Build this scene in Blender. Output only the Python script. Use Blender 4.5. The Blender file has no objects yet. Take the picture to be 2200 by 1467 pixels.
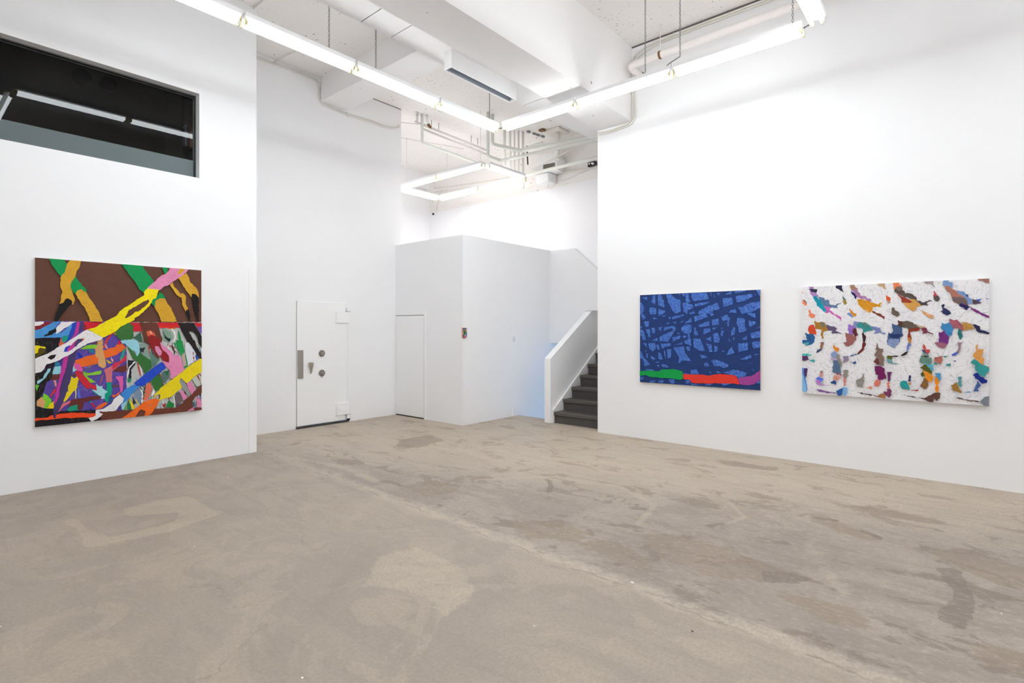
import bpy, math, random
import numpy as np
from mathutils import Vector, Matrix, noise as mnoise
random.seed(7)
SC = bpy.context.scene
COL = SC.collection

# ------------------------------------------------------------------ helpers
def lin(h):
    h = h.lstrip('#')
    v = [int(h[i:i+2], 16) / 255 for i in (0, 2, 4)]
    return tuple((c / 12.92 if c <= .04045 else ((c + .055) / 1.055) ** 2.4) for c in v) + (1,)

class NT:
    """small node-tree writer"""
    def __init__(s, name):
        s.m = bpy.data.materials.new(name); s.m.use_nodes = True
        s.t = s.m.node_tree; s.n = s.t.nodes
        s.b = s.n['Principled BSDF']
    def new(s, kind, **kw):
        n = s.n.new(kind)
        for k, v in kw.items():
            if hasattr(n, k): setattr(n, k, v)
            else: n.inputs[k].default_value = v
        return n
    def link(s, a, b): s.t.links.new(a, b)
    def math(s, op, a, b=None, c=None, clamp=False):
        n = s.n.new('ShaderNodeMath'); n.operation = op; n.use_clamp = clamp
        for i, v in enumerate((a, b, c)):
            if v is None: continue
            if isinstance(v, (int, float)): n.inputs[i].default_value = v
            else: s.link(v, n.inputs[i])
        return n.outputs[0]
    def mix(s, f, a, b):
        n = s.n.new('ShaderNodeMix'); n.data_type = 'RGBA'
        for sock, v in ((n.inputs[0], f), (n.inputs[6], a), (n.inputs[7], b)):
            if isinstance(v, (int, float, tuple)): sock.default_value = v
            else: s.link(v, sock)
        return n.outputs[2]
    def noise(s, vec, scale, detail=3, rough=.5, dist=0):
        n = s.n.new('ShaderNodeTexNoise')
        n.inputs['Scale'].default_value = scale; n.inputs['Detail'].default_value = detail
        n.inputs['Roughness'].default_value = rough; n.inputs['Distortion'].default_value = dist
        if vec is not None: s.link(vec, n.inputs['Vector'])
        return n.outputs['Fac']
    def ramp(s, v, a, b):
        n = s.n.new('ShaderNodeMapRange'); n.interpolation_type = 'SMOOTHSTEP'
        n.inputs[1].default_value = a; n.inputs[2].default_value = b
        s.link(v, n.inputs[0]); return n.outputs[0]
    def coord(s, scale=(1, 1, 1), rot=(0, 0, 0), loc=(0, 0, 0)):
        c = s.n.new('ShaderNodeTexCoord'); mp = s.n.new('ShaderNodeMapping')
        mp.inputs['Scale'].default_value = scale; mp.inputs['Rotation'].default_value = rot
        mp.inputs['Location'].default_value = loc
        s.link(c.outputs['Object'], mp.inputs['Vector']); return mp.outputs[0]
    def bump(s, h, strength, dist):
        n = s.n.new('ShaderNodeBump'); n.inputs['Strength'].default_value = strength
        n.inputs['Distance'].default_value = dist
        s.link(h, n.inputs['Height']); s.link(n.outputs[0], s.b.inputs['Normal'])
    def base(s, v):
        if isinstance(v, tuple): s.b.inputs['Base Color'].default_value = v
        else: s.link(v, s.b.inputs['Base Color'])

def plain(name, col, rough=.6, metal=0, var=.03, scale=30, bump=0):
    t = NT(name); c = lin(col) if isinstance(col, str) else col
    f = t.noise(t.coord(), scale, 4)
    d = tuple(x * (1 - var * 2) for x in c[:3]) + (1,)
    t.base(t.mix(f, d, c)); t.b.inputs['Roughness'].default_value = rough
    t.b.inputs['Metallic'].default_value = metal
    if bump: t.bump(f, bump, .004)
    return t.m

class MB:
    """mesh builder: every build() links ONE mesh object"""
    def __init__(s): s.v = []; s.f = []; s.mi = []; s.sm = []
    def quad(s, pts, mi=0, smooth=False):
        k = len(s.v); s.v += [tuple(p) for p in pts]
        s.f.append(tuple(range(k, k + len(pts)))); s.mi.append(mi); s.sm.append(smooth)
    def box(s, x0, y0, z0, x1, y1, z1, mi=0):
        k = len(s.v)
        s.v += [(x, y, z) for x in (x0, x1) for y in (y0, y1) for z in (z0, z1)]
        for f in ((0,1,3,2), (4,6,7,5), (0,4,5,1), (2,3,7,6), (0,2,6,4), (1,5,7,3)):
            s.f.append(tuple(k + i for i in f)); s.mi.append(mi); s.sm.append(False)
        return s
    def bev(s, x0, y0, z0, x1, y1, z1, r=.004, mi=0):
        """box with chamfered edges"""
        k = len(s.v); X = (x0, x1); Y = (y0, y1); Z = (z0, z1); idx = {}
        for a in (0, 1):
            for b in (0, 1):
                for c in (0, 1):
                    p = (X[a], Y[b], Z[c]); sg = (1 - 2 * a, 1 - 2 * b, 1 - 2 * c)
                    for ax in range(3):
                        q = [p[i] + (0 if i == ax else sg[i] * r) for i in range(3)]
                        idx[a, b, c, ax] = len(s.v); s.v.append(tuple(q))
        def add(*ks): s.f.append(tuple(ks)); s.mi.append(mi); s.sm.append(False)
        for a in (0, 1): add(*[idx[a, b, c, 0] for b, c in ((0,0),(1,0),(1,1),(0,1))])
        for b in (0, 1): add(*[idx[a, b, c, 1] for a, c in ((0,0),(1,0),(1,1),(0,1))])
        for c in (0, 1): add(*[idx[a, b, c, 2] for a, b in ((0,0),(1,0),(1,1),(0,1))])
        for a in (0, 1):
            for b in (0, 1): add(idx[a,b,0,0], idx[a,b,1,0], idx[a,b,1,1], idx[a,b,0,1])
            for c in (0, 1): add(idx[a,0,c,0], idx[a,1,c,0], idx[a,1,c,2], idx[a,0,c,2])
        for b in (0, 1):
            for c in (0, 1): add(idx[0,b,c,1], idx[1,b,c,1], idx[1,b,c,2], idx[0,b,c,2])
        for a in (0, 1):
            for b in (0, 1):
                for c in (0, 1): add(idx[a,b,c,0], idx[a,b,c,1], idx[a,b,c,2])
        return s
    def prism(s, poly, axis, a, b, mi=0):
        """extrude a polygon in the plane perpendicular to axis ('x','y','z')"""
        def P(u, v, w): return {'x': (w, u, v), 'y': (u, w, v), 'z': (u, v, w)}[axis]
        n = len(poly); k = len(s.v)
        s.v += [P(u, v, a) for u, v in poly] + [P(u, v, b) for u, v in poly]
        s.f.append(tuple(range(k + n - 1, k - 1, -1))); s.f.append(tuple(range(k + n, k + 2 * n)))
        for i in range(n):
            j = (i + 1) % n; s.f.append((k + i, k + j, k + n + j, k + n + i))
        s.mi += [mi] * (n + 2); s.sm += [False] * (n + 2)
        return s
    def tube(s, pts, r, n=10, mi=0, cap=True, closed=False):
        P = [Vector(p) for p in pts]; m = len(P); k0 = len(s.v)
        R = r if isinstance(r, (list, tuple)) else [r] * m
        up = Vector((0, 0, 1)); prev = None
        for i in range(m):
            if closed: d = (P[(i + 1) % m] - P[i - 1])
            else: d = P[min(i + 1, m - 1)] - P[max(i - 1, 0)]
            d.normalize()
            if prev is None:
                a = up if abs(d.z) < .9 else Vector((1, 0, 0))
                u = d.cross(a).normalized()
            else:
                u = (prev - d * prev.dot(d)).normalized()
            prev = u; w = d.cross(u)
            for j in range(n):
                t = 2 * math.pi * j / n
                s.v.append(tuple(P[i] + (u * math.cos(t) + w * math.sin(t)) * R[i]))
        for i in range(m if closed else m - 1):
            a = k0 + i * n; b = k0 + ((i + 1) % m) * n
            for j in range(n):
                s.f.append((a + j, a + (j + 1) % n, b + (j + 1) % n, b + j)); s.mi.append(mi); s.sm.append(True)
        if cap and not closed:
            s.f.append(tuple(k0 + j for j in range(n - 1, -1, -1))); s.f.append(tuple(k0 + (m - 1) * n + j for j in range(n)))
            s.mi += [mi] * 2; s.sm += [False] * 2
        return s
    def bend(s, pts, r, rad=.08, n=10, mi=0):
        """pipe with rounded elbows"""
        P = [Vector(p) for p in pts]; out = [P[0]]
        for i in range(1, len(P) - 1):
            a = (P[i-1] - P[i]); b = (P[i+1] - P[i]); q = min(rad, a.length / 2, b.length / 2)
            a = P[i] + a.normalized() * q; b = P[i] + b.normalized() * q
            for t in (0, .25, .5, .75, 1):
                out.append(a.lerp(P[i], t).lerp(P[i].lerp(b, t), t))
        out.append(P[-1]); return s.tube(out, r, n, mi)
    def lathe(s, c, axis, prof, n=20, mi=0):
        """prof: (distance along axis, radius)"""
        ax = Vector(axis).normalized(); a = Vector((0, 0, 1)) if abs(ax.z) < .9 else Vector((1, 0, 0))
        u = ax.cross(a).normalized(); w = ax.cross(u); c = Vector(c); k0 = len(s.v)
        for h, r in prof:
            for j in range(n):
                t = 2 * math.pi * j / n
                s.v.append(tuple(c + ax * h + (u * math.cos(t) + w * math.sin(t)) * max(r, 1e-5)))
        for i in range(len(prof) - 1):
            for j in range(n):
                a0 = k0 + i * n; b0 = a0 + n
                s.f.append((a0 + j, a0 + (j + 1) % n, b0 + (j + 1) % n, b0 + j)); s.mi.append(mi); s.sm.append(False)
        return s
    def build(s, name, mats, parent=None, loc=None, **tags):
        me = bpy.data.meshes.new(name); me.from_pydata(s.v, [], s.f)
        for m in (mats if isinstance(mats, (list, tuple)) else [mats]): me.materials.append(m)
        me.polygons.foreach_set('material_index', s.mi); me.polygons.foreach_set('use_smooth', s.sm)
        me.update()
        o = bpy.data.objects.new(name, me); COL.objects.link(o)
        if parent: o.parent = parent
        if loc: o.location = loc
        tag(o, **tags); return o

def tag(o, label=None, cat=None, group=None, kind=None):
    if label: o['label'] = label
    if cat: o['category'] = cat
    if group: o['group'] = group
    if kind: o['kind'] = kind
    return o
def empty(name, loc=(0, 0, 0), rz=0, **tags):
    o = bpy.data.objects.new(name, None); COL.objects.link(o)
    o.location = loc; o.rotation_euler = (0, 0, rz); o.empty_display_size = .1
    return tag(o, **tags)
def recalc(o):
    import bmesh
    b = bmesh.new(); b.from_mesh(o.data); bmesh.ops.recalc_face_normals(b, faces=b.faces); b.to_mesh(o.data); b.free()
    return o

# painting shapes: colour then outline points in millimetres from the lower left corner of each canvas
ART1 = '''
6a4334:-16,1668,704,1747,704,1027,-16,1018
6a4334:620,1736,1493,1832,1493,1025,620,1020
624cae:-16,1020,736,1029,736,-136,-16,-28
c6c8c6:736,1016,1493,1024,1493,-244,736,-136
f0ecec:-16,1018,66,1017,64,1000,35,980,0,974,-16,974
8c2430:66,1017,143,1018,117,994,72,956,0,924,-16,924,-16,974,35,980,64,1000
4a96d8:-16,924,40,944,99,986,143,1018,198,1019,161,980,153,950,157,914,198,908,236,950,280,1006,312,1018,274,950,254,885,198,863,93,862,-16,857
f0ecec:198,1019,312,1020,280,1002,254,974,216,950,194,924,157,898,155,950
0e0a0c:153,960,161,920,139,904,125,889,72,872,64,883,93,900,103,924,139,942
181418:-16,857,93,860,190,862,176,772,161,720,147,619,135,531,121,450,85,428,66,341,48,290,89,169,139,163,161,125,194,133,302,127,468,111,512,84,512,-1,-16,-10
f0d800:-16,783,31,785,40,779,77,772,77,754,40,764,26,754,22,716,-16,696
5c4c14:26,754,40,762,77,752,72,716,10,672,1,684,22,716
e0602a:180,802,194,826,228,819,216,801,176,772
10a890:200,814,208,874,254,880,244,831,216,813
e0602a:185,820,194,856,204,831,198,814
1c44bc:278,1000,316,1018,308,962,292,896,254,830,236,818,254,885,274,950
c0389a:316,1018,342,1019,332,914,292,853,274,835,302,914,314,976
4a3c78:342,1019,373,1019,373,944,335,908,332,944
98202c:373,1006,393,976,399,942,369,920,373,976
d81c30:373,1020,536,1020,498,992,478,970,428,944,399,942,393,976,373,1006
d22838:573,908,637,916,642,900,604,888,568,808,544,808,584,882
f0d020:620,906,644,904,642,876
2088aa:147,626,180,617,185,575,151,583
98d8e6:147,577,194,581,194,504,129,504,137,548
70342a:125,496,190,502,180,446,121,446
e0909a:135,442,155,440,161,398,155,369
c82c38:153,369,157,339,117,278,107,286
1234b4:325,720,344,696,369,652,335,654,325,684
88cc30:344,744,389,776,423,785,492,783,482,746,379,740
2084a4:406,742,452,736,462,692,418,708
7c2c2c:399,736,416,712,411,688
7a4a40:438,806,486,803,482,790,448,791
c84038:530,746,544,795,556,832,576,832,564,794,538,746
c81c50:652,793,673,831,704,830,695,785,663,773
d89098:546,795,564,776,576,738,554,744
ee6a20:302,628,403,672,472,688,534,724,642,762,644,780,704,788,734,740,652,678,548,639,488,616,488,591,349,555,335,586,306,599
b07060:373,541,478,591,482,585,379,538
d8b018:556,632,584,611,610,588,579,586
e09ca0:599,662,620,622,615,591,599,624
28a890:673,634,704,728,732,740,704,644,684,613
d8a468:490,846,530,850,530,740,544,658,556,594,554,550,534,538,492,565,492,646,472,660,462,742,486,784
d0707a:538,519,594,554,652,583,736,676,736,617,652,545,610,502,610,389,558,392,548,494
d03048:615,578,689,613,736,676,736,617,652,551,610,515
00a88c:558,392,607,382,604,263,579,227,572,172,544,206,558,298
743428:620,515,647,532,695,555,736,572,736,502,704,490,700,452,689,498,631,496
e060a8:637,444,704,446,704,330,695,274,679,275,668,384
6a4a3a:610,357,663,359,663,334,610,335
88c838:365,517,418,496,522,517,512,478,389,468,373,474
88c838:379,474,399,466,472,399,428,396,399,430
b06070:528,470,538,470,508,371,498,366
cc2438:306,527,355,518,373,474,428,390,478,361,478,306,428,341,393,337,349,408,330,446,306,496
de58a4:292,606,340,592,369,535,359,514,312,532,292,564
a4dce6:292,582,302,545,320,538,288,510,286,558
6c382c:274,486,306,496,312,466,274,474
ead018:274,474,296,448,318,468,332,440,320,356,274,294,236,236,212,215,216,310,250,326,244,368,264,414
5870d0:325,373,340,312,349,249,325,252
e8e090:302,339,312,338,312,244,304,245
5a6a80:335,324,373,333,399,334,340,318
a8dce4:438,327,480,312,472,386,502,353,528,357,522,339,573,292,548,274,548,224,518,221,508,253,458,296
2c7888:438,322,498,260,472,262
70302c:268,233,349,243,448,258,522,251,508,228,428,217,373,204,369,162,359,132,330,126,250,163
18a080:236,140,264,174,312,184,325,182,320,155,330,126,254,126
e07080:198,192,208,209,268,233,264,209,208,167,180,129,171,127
ec6424:468,132,498,160,558,186,568,165,522,126,468,117
ec6424:604,256,642,253,673,288,673,256,620,223
1428a0:423,137,443,123,423,116
c01838:428,192,443,194,468,139,452,140
2090a0:418,212,438,210,443,192,423,190
2c6090:579,240,620,210,599,176,579,202
d8a06c:13,253,48,290,81,240,75,176,13,202
7ccc30:62,322,93,298,123,248,117,202,93,198,91,169,66,178,77,235,53,278
ecd010:93,186,111,213,141,240,141,166,93,172
6ccc38:5,412,31,400,13,346,5,376
9cd4e0:13,440,57,466,93,557,117,561,111,532,81,476,18,412
7c58c8:129,247,143,306,153,328,141,240
2040c0:226,765,254,783,236,724,216,718
c0389a:236,714,250,765,302,818,312,860,349,860,302,769,264,728
544070:292,770,296,800,320,854,379,853,359,823,320,787,302,764
ee7020:359,823,365,850,379,850,369,829
c0389a:208,668,268,696,250,584,216,490,198,420,180,326,176,266,147,198,141,228,153,328,176,452,198,569
4c4074:254,692,320,738,312,690,302,642,282,546,260,428,240,326,208,221,176,141,157,102,153,68,135,76,135,140,143,198,180,278,190,360,216,478,236,567
f24a1c:-16,88,93,83,117,101,198,109,302,105,399,88,468,80,468,46,428,41,312,53,198,62,117,60,40,66,-16,56
443868:135,140,176,144,157,102,151,68,137,70
23262a:748,617,818,601,808,556,774,506,780,428,752,378,744,470
c8ccc8:744,714,780,662,774,609,748,617
8cac98:1074,958,1150,918,1174,843,1126,798,1080,817
20282c:1068,932,1108,857,1150,836,1138,798,1092,844
e8702c:1114,960,1205,962,1193,946,1126,946
f4f4f4:1150,952,1160,952,1193,912,1202,849,1180,797,1174,797,1190,849,1174,912
1c9c4c:1217,952,1235,912,1266,795,1235,796
406c54:790,854,862,918,885,802,851,803
dce0e8:1290,780,1360,821,1398,716,1461,621,1322,523,1302,614
1c9c50:1205,823,1271,808,1290,684,1316,586,1322,516,1285,498,1271,594,1247,664,1210,734
c4a8a0:1259,644,1290,684,1313,530,1278,518
3058b8:1398,639,1442,680,1442,608,1410,581
a84440:1374,682,1382,680,1390,568,1382,569
90a8a0:851,789,907,788,952,708,976,628,976,547,941,615,885,658,851,710
283034:845,738,907,748,885,690,856,704
d83828:922,787,936,748,964,608,958,588,941,676
648c80:941,708,986,660,1044,604,998,546,970,534,952,608
d43428:829,587,842,580,862,436,856,436
f4f4f4:740,470,752,533,808,601,818,594,760,526,750,418,742,418
f4f4f4:842,580,851,576,880,460,874,434
607c78:1062,462,1132,486,1138,418,1092,339,1056,369
1c6c48:1074,476,1132,478,1120,418
e07458:907,327,947,363,970,296,947,211,919,168,885,165,902,248
889cb8:802,277,851,306,880,237,862,147,802,141
f4f4f4:856,298,880,277,885,217,876,136,867,140,874,238
24282c:786,233,808,172,818,152,796,128
208050:742,160,760,216,774,118,802,82,744,85
e8d028:756,192,764,196,808,108,802,82,780,85
e8d028:812,192,823,190,845,136,837,124
f4f4f4:976,296,998,260,976,215,958,210
188c3c:1102,68,1126,147,1186,100,1180,60
b02c30:1056,127,1080,98,1092,123,1102,109,1092,70,1074,85
78686c:1186,190,1229,239,1271,132,1198,64
f4f4f4:1168,190,1186,190,1193,66,1180,64,1180,141
98907c:1310,156,1352,194,1360,186,1322,155
a0a4a0:1242,383,1266,374,1322,280,1352,194,1322,162,1290,234,1235,314
c4ccc4:1366,367,1416,406,1461,326,1461,284,1416,279
b03028:1416,406,1430,406,1461,312,1459,298
8878b8:1442,164,1464,176,1464,113
20906c:744,418,780,416,770,377,748,378
4c78d0:808,374,851,403,840,358
3c7838:637,944,679,968,726,1000,770,1010,794,984,794,854,770,828,689,823,657,855,637,888
cc1c2c:760,1017,851,1016,874,918,794,920,794,984
cc1c2c:1010,1018,1217,1020,1242,966,1120,962,1038,958,1026,992
dc2420:1026,986,1229,994,1242,966,1120,962,1038,958
cc1c2c:1384,1018,1493,1019,1493,980,1422,966
6e3c2c:851,1016,1010,1018,1032,958,1068,830,1056,777,891,802,874,918
6e3428:885,828,1044,825,1068,738,1032,611,998,646,952,748
9c181e:941,853,1032,845,1068,738,1126,642,1132,573,1096,568,1056,624,986,700,952,774
9c181e:927,865,958,889,1032,838,1056,797,941,793
e0603c:913,918,952,932,986,906,1004,868,952,883,930,862
f0c8c0:944,926,960,918,964,883,952,898
e090b8:996,760,1032,752,1062,698,1056,658,1032,646,1004,700
221a1e:1217,1018,1302,1019,1334,918,1390,793,1322,794,1271,898
221a1e:1310,821,1390,820,1416,736,1464,658,1468,593,1436,615,1384,708
221a1e:1297,1019,1384,1020,1422,946,1493,825,1493,791,1442,792,1398,890,1366,918,1334,918
221a1e:1416,862,1493,861,1493,706,1461,728,1436,777
7c58b8:1416,966,1493,980,1493,839
e88cb8:1044,805,1068,771,1138,710,1168,674,1180,654,1235,644,1259,574,1285,490,1242,438,1186,408,1150,382,1138,486,1092,535,1062,597,1132,570,1132,642,1056,738
98d4e4:700,830,823,828,845,782,851,698,829,650,802,712,770,720,748,760,710,804
98d4e4:679,823,796,837,823,788,694,791
387838:744,760,770,732,790,706,823,654,851,698,885,658,952,608,970,528,919,472,899,462,874,526,829,594,790,629,748,734
387838:952,370,1026,452,1056,389,1074,314,1032,270,998,260,976,316
98d4e4:802,732,845,782,851,698,829,650
74a848:704,132,734,154,734,83,700,87
9cd4e4:684,140,734,186,734,148,704,87,689,95
3c8cd8:679,262,736,316,796,349,862,330,834,308,780,246,736,186,673,135,663,143,710,208
2048c4:802,368,862,422,919,472,1004,539,1056,580,1086,555,1102,510,1032,452,976,401,902,341,885,326,823,334
743c2c:512,93,736,80,976,64,1198,58,1271,105,1334,168,1416,251,1461,298,1493,294,1493,216,1398,155,1366,102,1378,38,1493,25,1493,-32,647,-2,512,-10
e088b0:1235,253,1271,236,1316,163,1278,125,1247,204
e088b0:1310,324,1360,340,1398,246,1360,186,1322,266
e088b0:1404,140,1430,152,1461,106,1493,32,1422,40
e088b0:1313,3,1378,41,1388,5
f0d814:1455,604,1493,571,1493,464,1416,414,1310,324,1271,367,1247,389,1235,356,1259,278,1198,222,1162,192,1120,176,1080,172,1032,143,1044,222,1026,224,970,186,998,233,1032,263,1044,290,1138,363,1247,444,1334,522
743c2c:1032,217,1044,219,1044,182,1032,166
f46c1c:684,-7,752,43,862,128,907,162,1004,186,1036,156,1010,92,976,43,941,0,891,-3,907,50,862,76,829,33,802,-9
a0988c:930,101,976,136,952,105
f2eef0:-16,650,40,682,89,704,117,724,180,775,244,818,278,848,302,866,365,920,399,942,530,860,508,830,438,809,399,798,344,756,302,728,264,692,216,668,185,642,135,619,85,604,66,558,44,530,-16,512
2040c0:214,718,226,765,264,788,254,722
c0389a:236,714,250,765,302,824,330,848,302,769,274,738
544070:292,770,296,800,320,842,379,850,359,823,320,787,312,769
ee7020:359,826,365,852,379,850,371,832
181418:89,664,111,688,157,696,143,662,117,644
f2eef0:673,253,710,208,700,172,663,130,637,88,579,88,534,88,498,98,502,82,528,66,508,41,478,19,436,-3,409,41,448,45,468,58,468,111,534,119,599,162,620,210
00a054:93,1644,214,1636,238,1594,230,1550,216,1495,190,1466,121,1576
00a054:304,1482,330,1426,391,1344,393,1320,312,1314,302,1297,264,1366,276,1418
00a054:681,1648,865,1652,902,1584,976,1483,986,1463,924,1390,888,1336,845,1376,812,1453,758,1526
00a054:1058,1650,1106,1654,1120,1594,1092,1558
00a054:1038,1354,1068,1336,1094,1285,998,1258,990,1192,958,1236,952,1262,1004,1291
d8a42c:268,1644,357,1653,335,1566,312,1527,302,1473,276,1422,264,1370,282,1314,300,1236,286,1186,274,1198,236,1248,212,1208,180,1192,192,1232,194,1284,204,1310,185,1380,187,1451,204,1489,222,1509,236,1582
d8a42c:304,1299,320,1334,355,1348,389,1320,414,1264,448,1210,498,1114,530,1024,423,1023,399,1110,373,1172,344,1214
d8a42c:998,1258,1044,1290,1092,1285,1120,1222,1150,1184,1174,1122,1210,1028,1056,1028,1022,1126,990,1192
d8a42c:1138,1443,1166,1473,1186,1416,1247,1350,1271,1356,1297,1326,1297,1242,1322,1182,1299,1146,1259,1234,1259,1303,1217,1322,1180,1374
d8a42c:1222,1522,1302,1590,1334,1536,1346,1482,1404,1430,1430,1374,1436,1312,1398,1352,1352,1314,1316,1368,1271,1434
141214:174,1186,212,1208,226,1242,244,1252,274,1232,280,1204,254,1174,198,1082,167,1020,141,1020,153,1092,176,1164
141214:1302,1166,1334,1160,1344,1112,1346,1032,1330,1042,1302,1118
141214:1360,1354,1398,1352,1432,1312,1436,1029,1416,1036,1372,1224
e890b8:919,1386,986,1463,1056,1542,1096,1560,1166,1660,1344,1662,1302,1596,1247,1543,1222,1522,1162,1475,1132,1443,1086,1423,1036,1376
d8a42c:1210,1574,1242,1642,1287,1644,1278,1600,1242,1568
fae600:401,940,478,970,498,992,573,1039,642,1084,673,1136,726,1182,742,1190,823,1264,891,1312,891,1352,925,1390,1032,1380,1004,1285,976,1277,941,1196,851,1096,808,1068,802,1042,742,1010,679,970,637,920,538,860,530,858
6a4334:718,1066,742,1118,748,1144,834,1206,930,1271,941,1250,896,1188,834,1134,812,1134,770,1088,726,1060
'''
ART2 = '''
24407e:-36,1360,1684,1269,1684,-118,-36,-265
*:40,1194,110,1205,107,1154
*:-1,1136,23,1124,61,1070,58,1010,40,978,-1,968
*:-1,968,46,968,90,914,43,882,29,926
*:202,1222,230,1223,233,1096,174,1126,185,1168
*:267,1225,309,1229,359,1140,359,1088,376,1072,359,1050,281,1080,270,1142
*:390,1225,453,1230,501,1182,560,1148,595,1146,600,988,528,964,480,1000,453,1064,420,1112,414,1164
*:568,1230,590,1230,582,1211
*:616,1229,658,1229,656,1190,619,1205
*:661,1229,703,1230,713,1152,734,1112,671,1084,669,1154
*:744,1230,947,1226,977,1142,773,1122,747,1172
*:624,1104,755,1080,773,1030,698,1006,687,950,635,988
*:698,966,785,988,791,958,739,950
*:785,1080,892,1098,982,1108,977,1094,892,1062,796,1050
*:145,1040,162,1056,247,1038,245,954,162,956,142,992
*:281,1026,390,998,331,952,276,932
*:320,932,392,938,365,920
*:196,912,230,912,273,888,208,888
*:431,919,453,919,458,888,431,888
*:474,919,650,946,635,932,528,897,480,882
*:387,820,409,846,458,830
*:485,840,528,855,528,819
*:598,844,661,885,608,834
*:645,828,739,899,749,843
*:780,914,862,933,836,962,852,992,987,1058,1026,1062,1080,1094,1121,1010,1036,988,1016,974,1041,934,1001,915,982,954,942,950,967,911,791,847
*:61,860,136,859,139,790,81,784
*:-1,802,32,780,23,758,-1,752
*:-1,742,46,742,93,608,52,591,-1,694
*:87,752,153,752,162,647,133,641
*:176,768,225,768,236,706,188,689
*:270,774,337,784,309,722
*:365,778,491,794,534,762,474,665,420,580,304,584,292,637,387,690,491,726,474,768,354,726
*:174,587,259,632,276,589
*:480,639,603,666,582,618,491,581
*:608,768,656,808,749,812,744,712,708,682,645,696,608,736
*:624,666,692,661,650,624
*:703,682,724,682,724,576,661,584,698,620
*:778,778,796,778,836,667,785,667
*:544,700,592,696,587,686,550,686
*:841,802,977,855,987,792,852,778
*:991,1226,1011,1223,1011,1166
*:1041,1210,1060,1164,1045,1160
*:1080,1213,1125,1213,1104,1178
*:1181,1188,1256,1226,1266,1193
*:1303,1225,1436,1230,1431,1218,1312,1205
*:1154,1146,1270,1148,1284,1068,1166,1028
*:1317,1164,1508,1186,1521,1154,1418,1098,1331,1078
*:1553,1238,1610,1235,1610,1150,1592,1166
*:1539,1197,1561,1168,1544,1164
*:1345,1020,1395,1028,1495,1076,1610,1090,1610,1012,1512,964,1390,940
*:1233,958,1256,992,1312,1000,1326,956
*:1463,950,1548,948,1553,888,1463,927
*:1133,904,1209,936,1247,883,1223,776,1209,824,1228,867,1157,854
*:1014,870,1104,889,1104,806,1026,798
*:1338,896,1429,880,1427,784,1450,742,1418,714,1354,706,1345,786,1326,823
*:1470,860,1570,835,1495,776,1472,794
*:912,752,991,762,999,712,912,683
*:1026,766,1089,774,1031,732
*:1128,756,1157,772,1152,752
*:1138,732,1171,732,1147,655,1128,665
*:1261,722,1294,780,1312,762,1303,680,1261,673
*:1490,700,1610,730,1610,650,1508,635
*:1031,688,1094,708,1121,620,1104,575,1050,575
*:942,618,1006,659,1011,589
*:1386,618,1450,672,1454,619
*:1228,641,1251,592,1233,592
*:1284,642,1303,642,1294,607
*:1557,760,1610,784,1610,768
*:52,552,104,552,110,488
*:128,552,230,560,247,486,196,437,151,472
*:242,534,292,534,298,466,270,466
*:309,550,463,558,463,522,376,504,337,478
*:507,532,629,575,619,546
*:650,591,739,624,749,528,661,550
*:775,624,867,624,902,540,927,462,862,464,775,512
*:496,502,650,518,661,434,708,375,749,325,635,330,571,288,571,379
*:671,516,729,522,729,462,692,466
*:-1,464,29,427,58,353,87,331,162,254,75,224,46,330,-1,334
*:276,429,315,425,348,335,281,333
*:359,456,381,452,387,337,365,405
*:403,474,469,480,463,355,414,349
*:81,456,104,450,99,429
*:99,408,128,403,122,343,99,349
*:156,367,185,373,247,342,196,314
*:236,300,287,302,287,286,242,284
*:253,254,292,260,292,218
*:320,266,365,274,436,236,409,220,337,230
*:87,188,196,192,213,172,99,172
*:640,167,729,152,645,147
*:739,208,821,218,852,158,739,150
*:-1,70,58,79,52,40,-1,31
*:145,30,236,40,230,8,162,5
*:281,43,359,48,359,11,292,12
*:420,62,518,74,507,11,463,8
*:666,73,729,77,734,36,677,22
*:739,31,862,19,749,6
*:862,415,962,397,957,377,882,365
*:947,566,1011,552,1028,454,987,452
*:1050,538,1094,524,1084,460,1050,454
*:1142,458,1161,480,1181,468
*:1228,474,1270,528,1289,480,1308,448,1200,411,1218,440
*:1340,568,1463,581,1468,494,1354,460
*:1508,594,1610,601,1610,528,1526,506
*:1539,444,1610,450,1548,422
*:1368,373,1422,399,1495,434,1508,397,1436,365
*:1011,340,1045,359,1133,339,1228,304,1228,268,1157,254,1113,276,1050,272
*:912,296,957,318,987,270,932,258
*:1477,334,1504,332,1490,320
*:1065,210,1094,182,1181,200,1289,240,1372,230,1454,210,1431,161,1363,134,1326,155,1228,180
*:1521,260,1539,242,1526,232
*:927,33,1016,39,1006,24,937,19
*:1133,52,1275,66,1181,28
*:1557,81,1610,131,1610,84
*:977,200,1001,202,1011,172
08a850:-36,152,185,174,287,165,331,196,512,208,629,186,635,152,629,81,603,68,463,81,337,79,309,72,287,84,168,80,99,105,58,100,-36,76
e4392b:635,149,760,148,887,155,967,145,1050,164,1133,176,1256,172,1317,164,1340,132,1363,62,1345,54,1331,62,1275,66,1200,58,1109,53,1060,57,987,42,902,44,836,35,754,39,739,62,718,79,635,79
aa489c:1345,131,1381,149,1431,152,1445,164,1504,170,1530,194,1544,186,1561,216,1588,226,1612,256,1612,131,1566,95,1535,70,1472,55,1400,53,1363,62
'''
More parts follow.
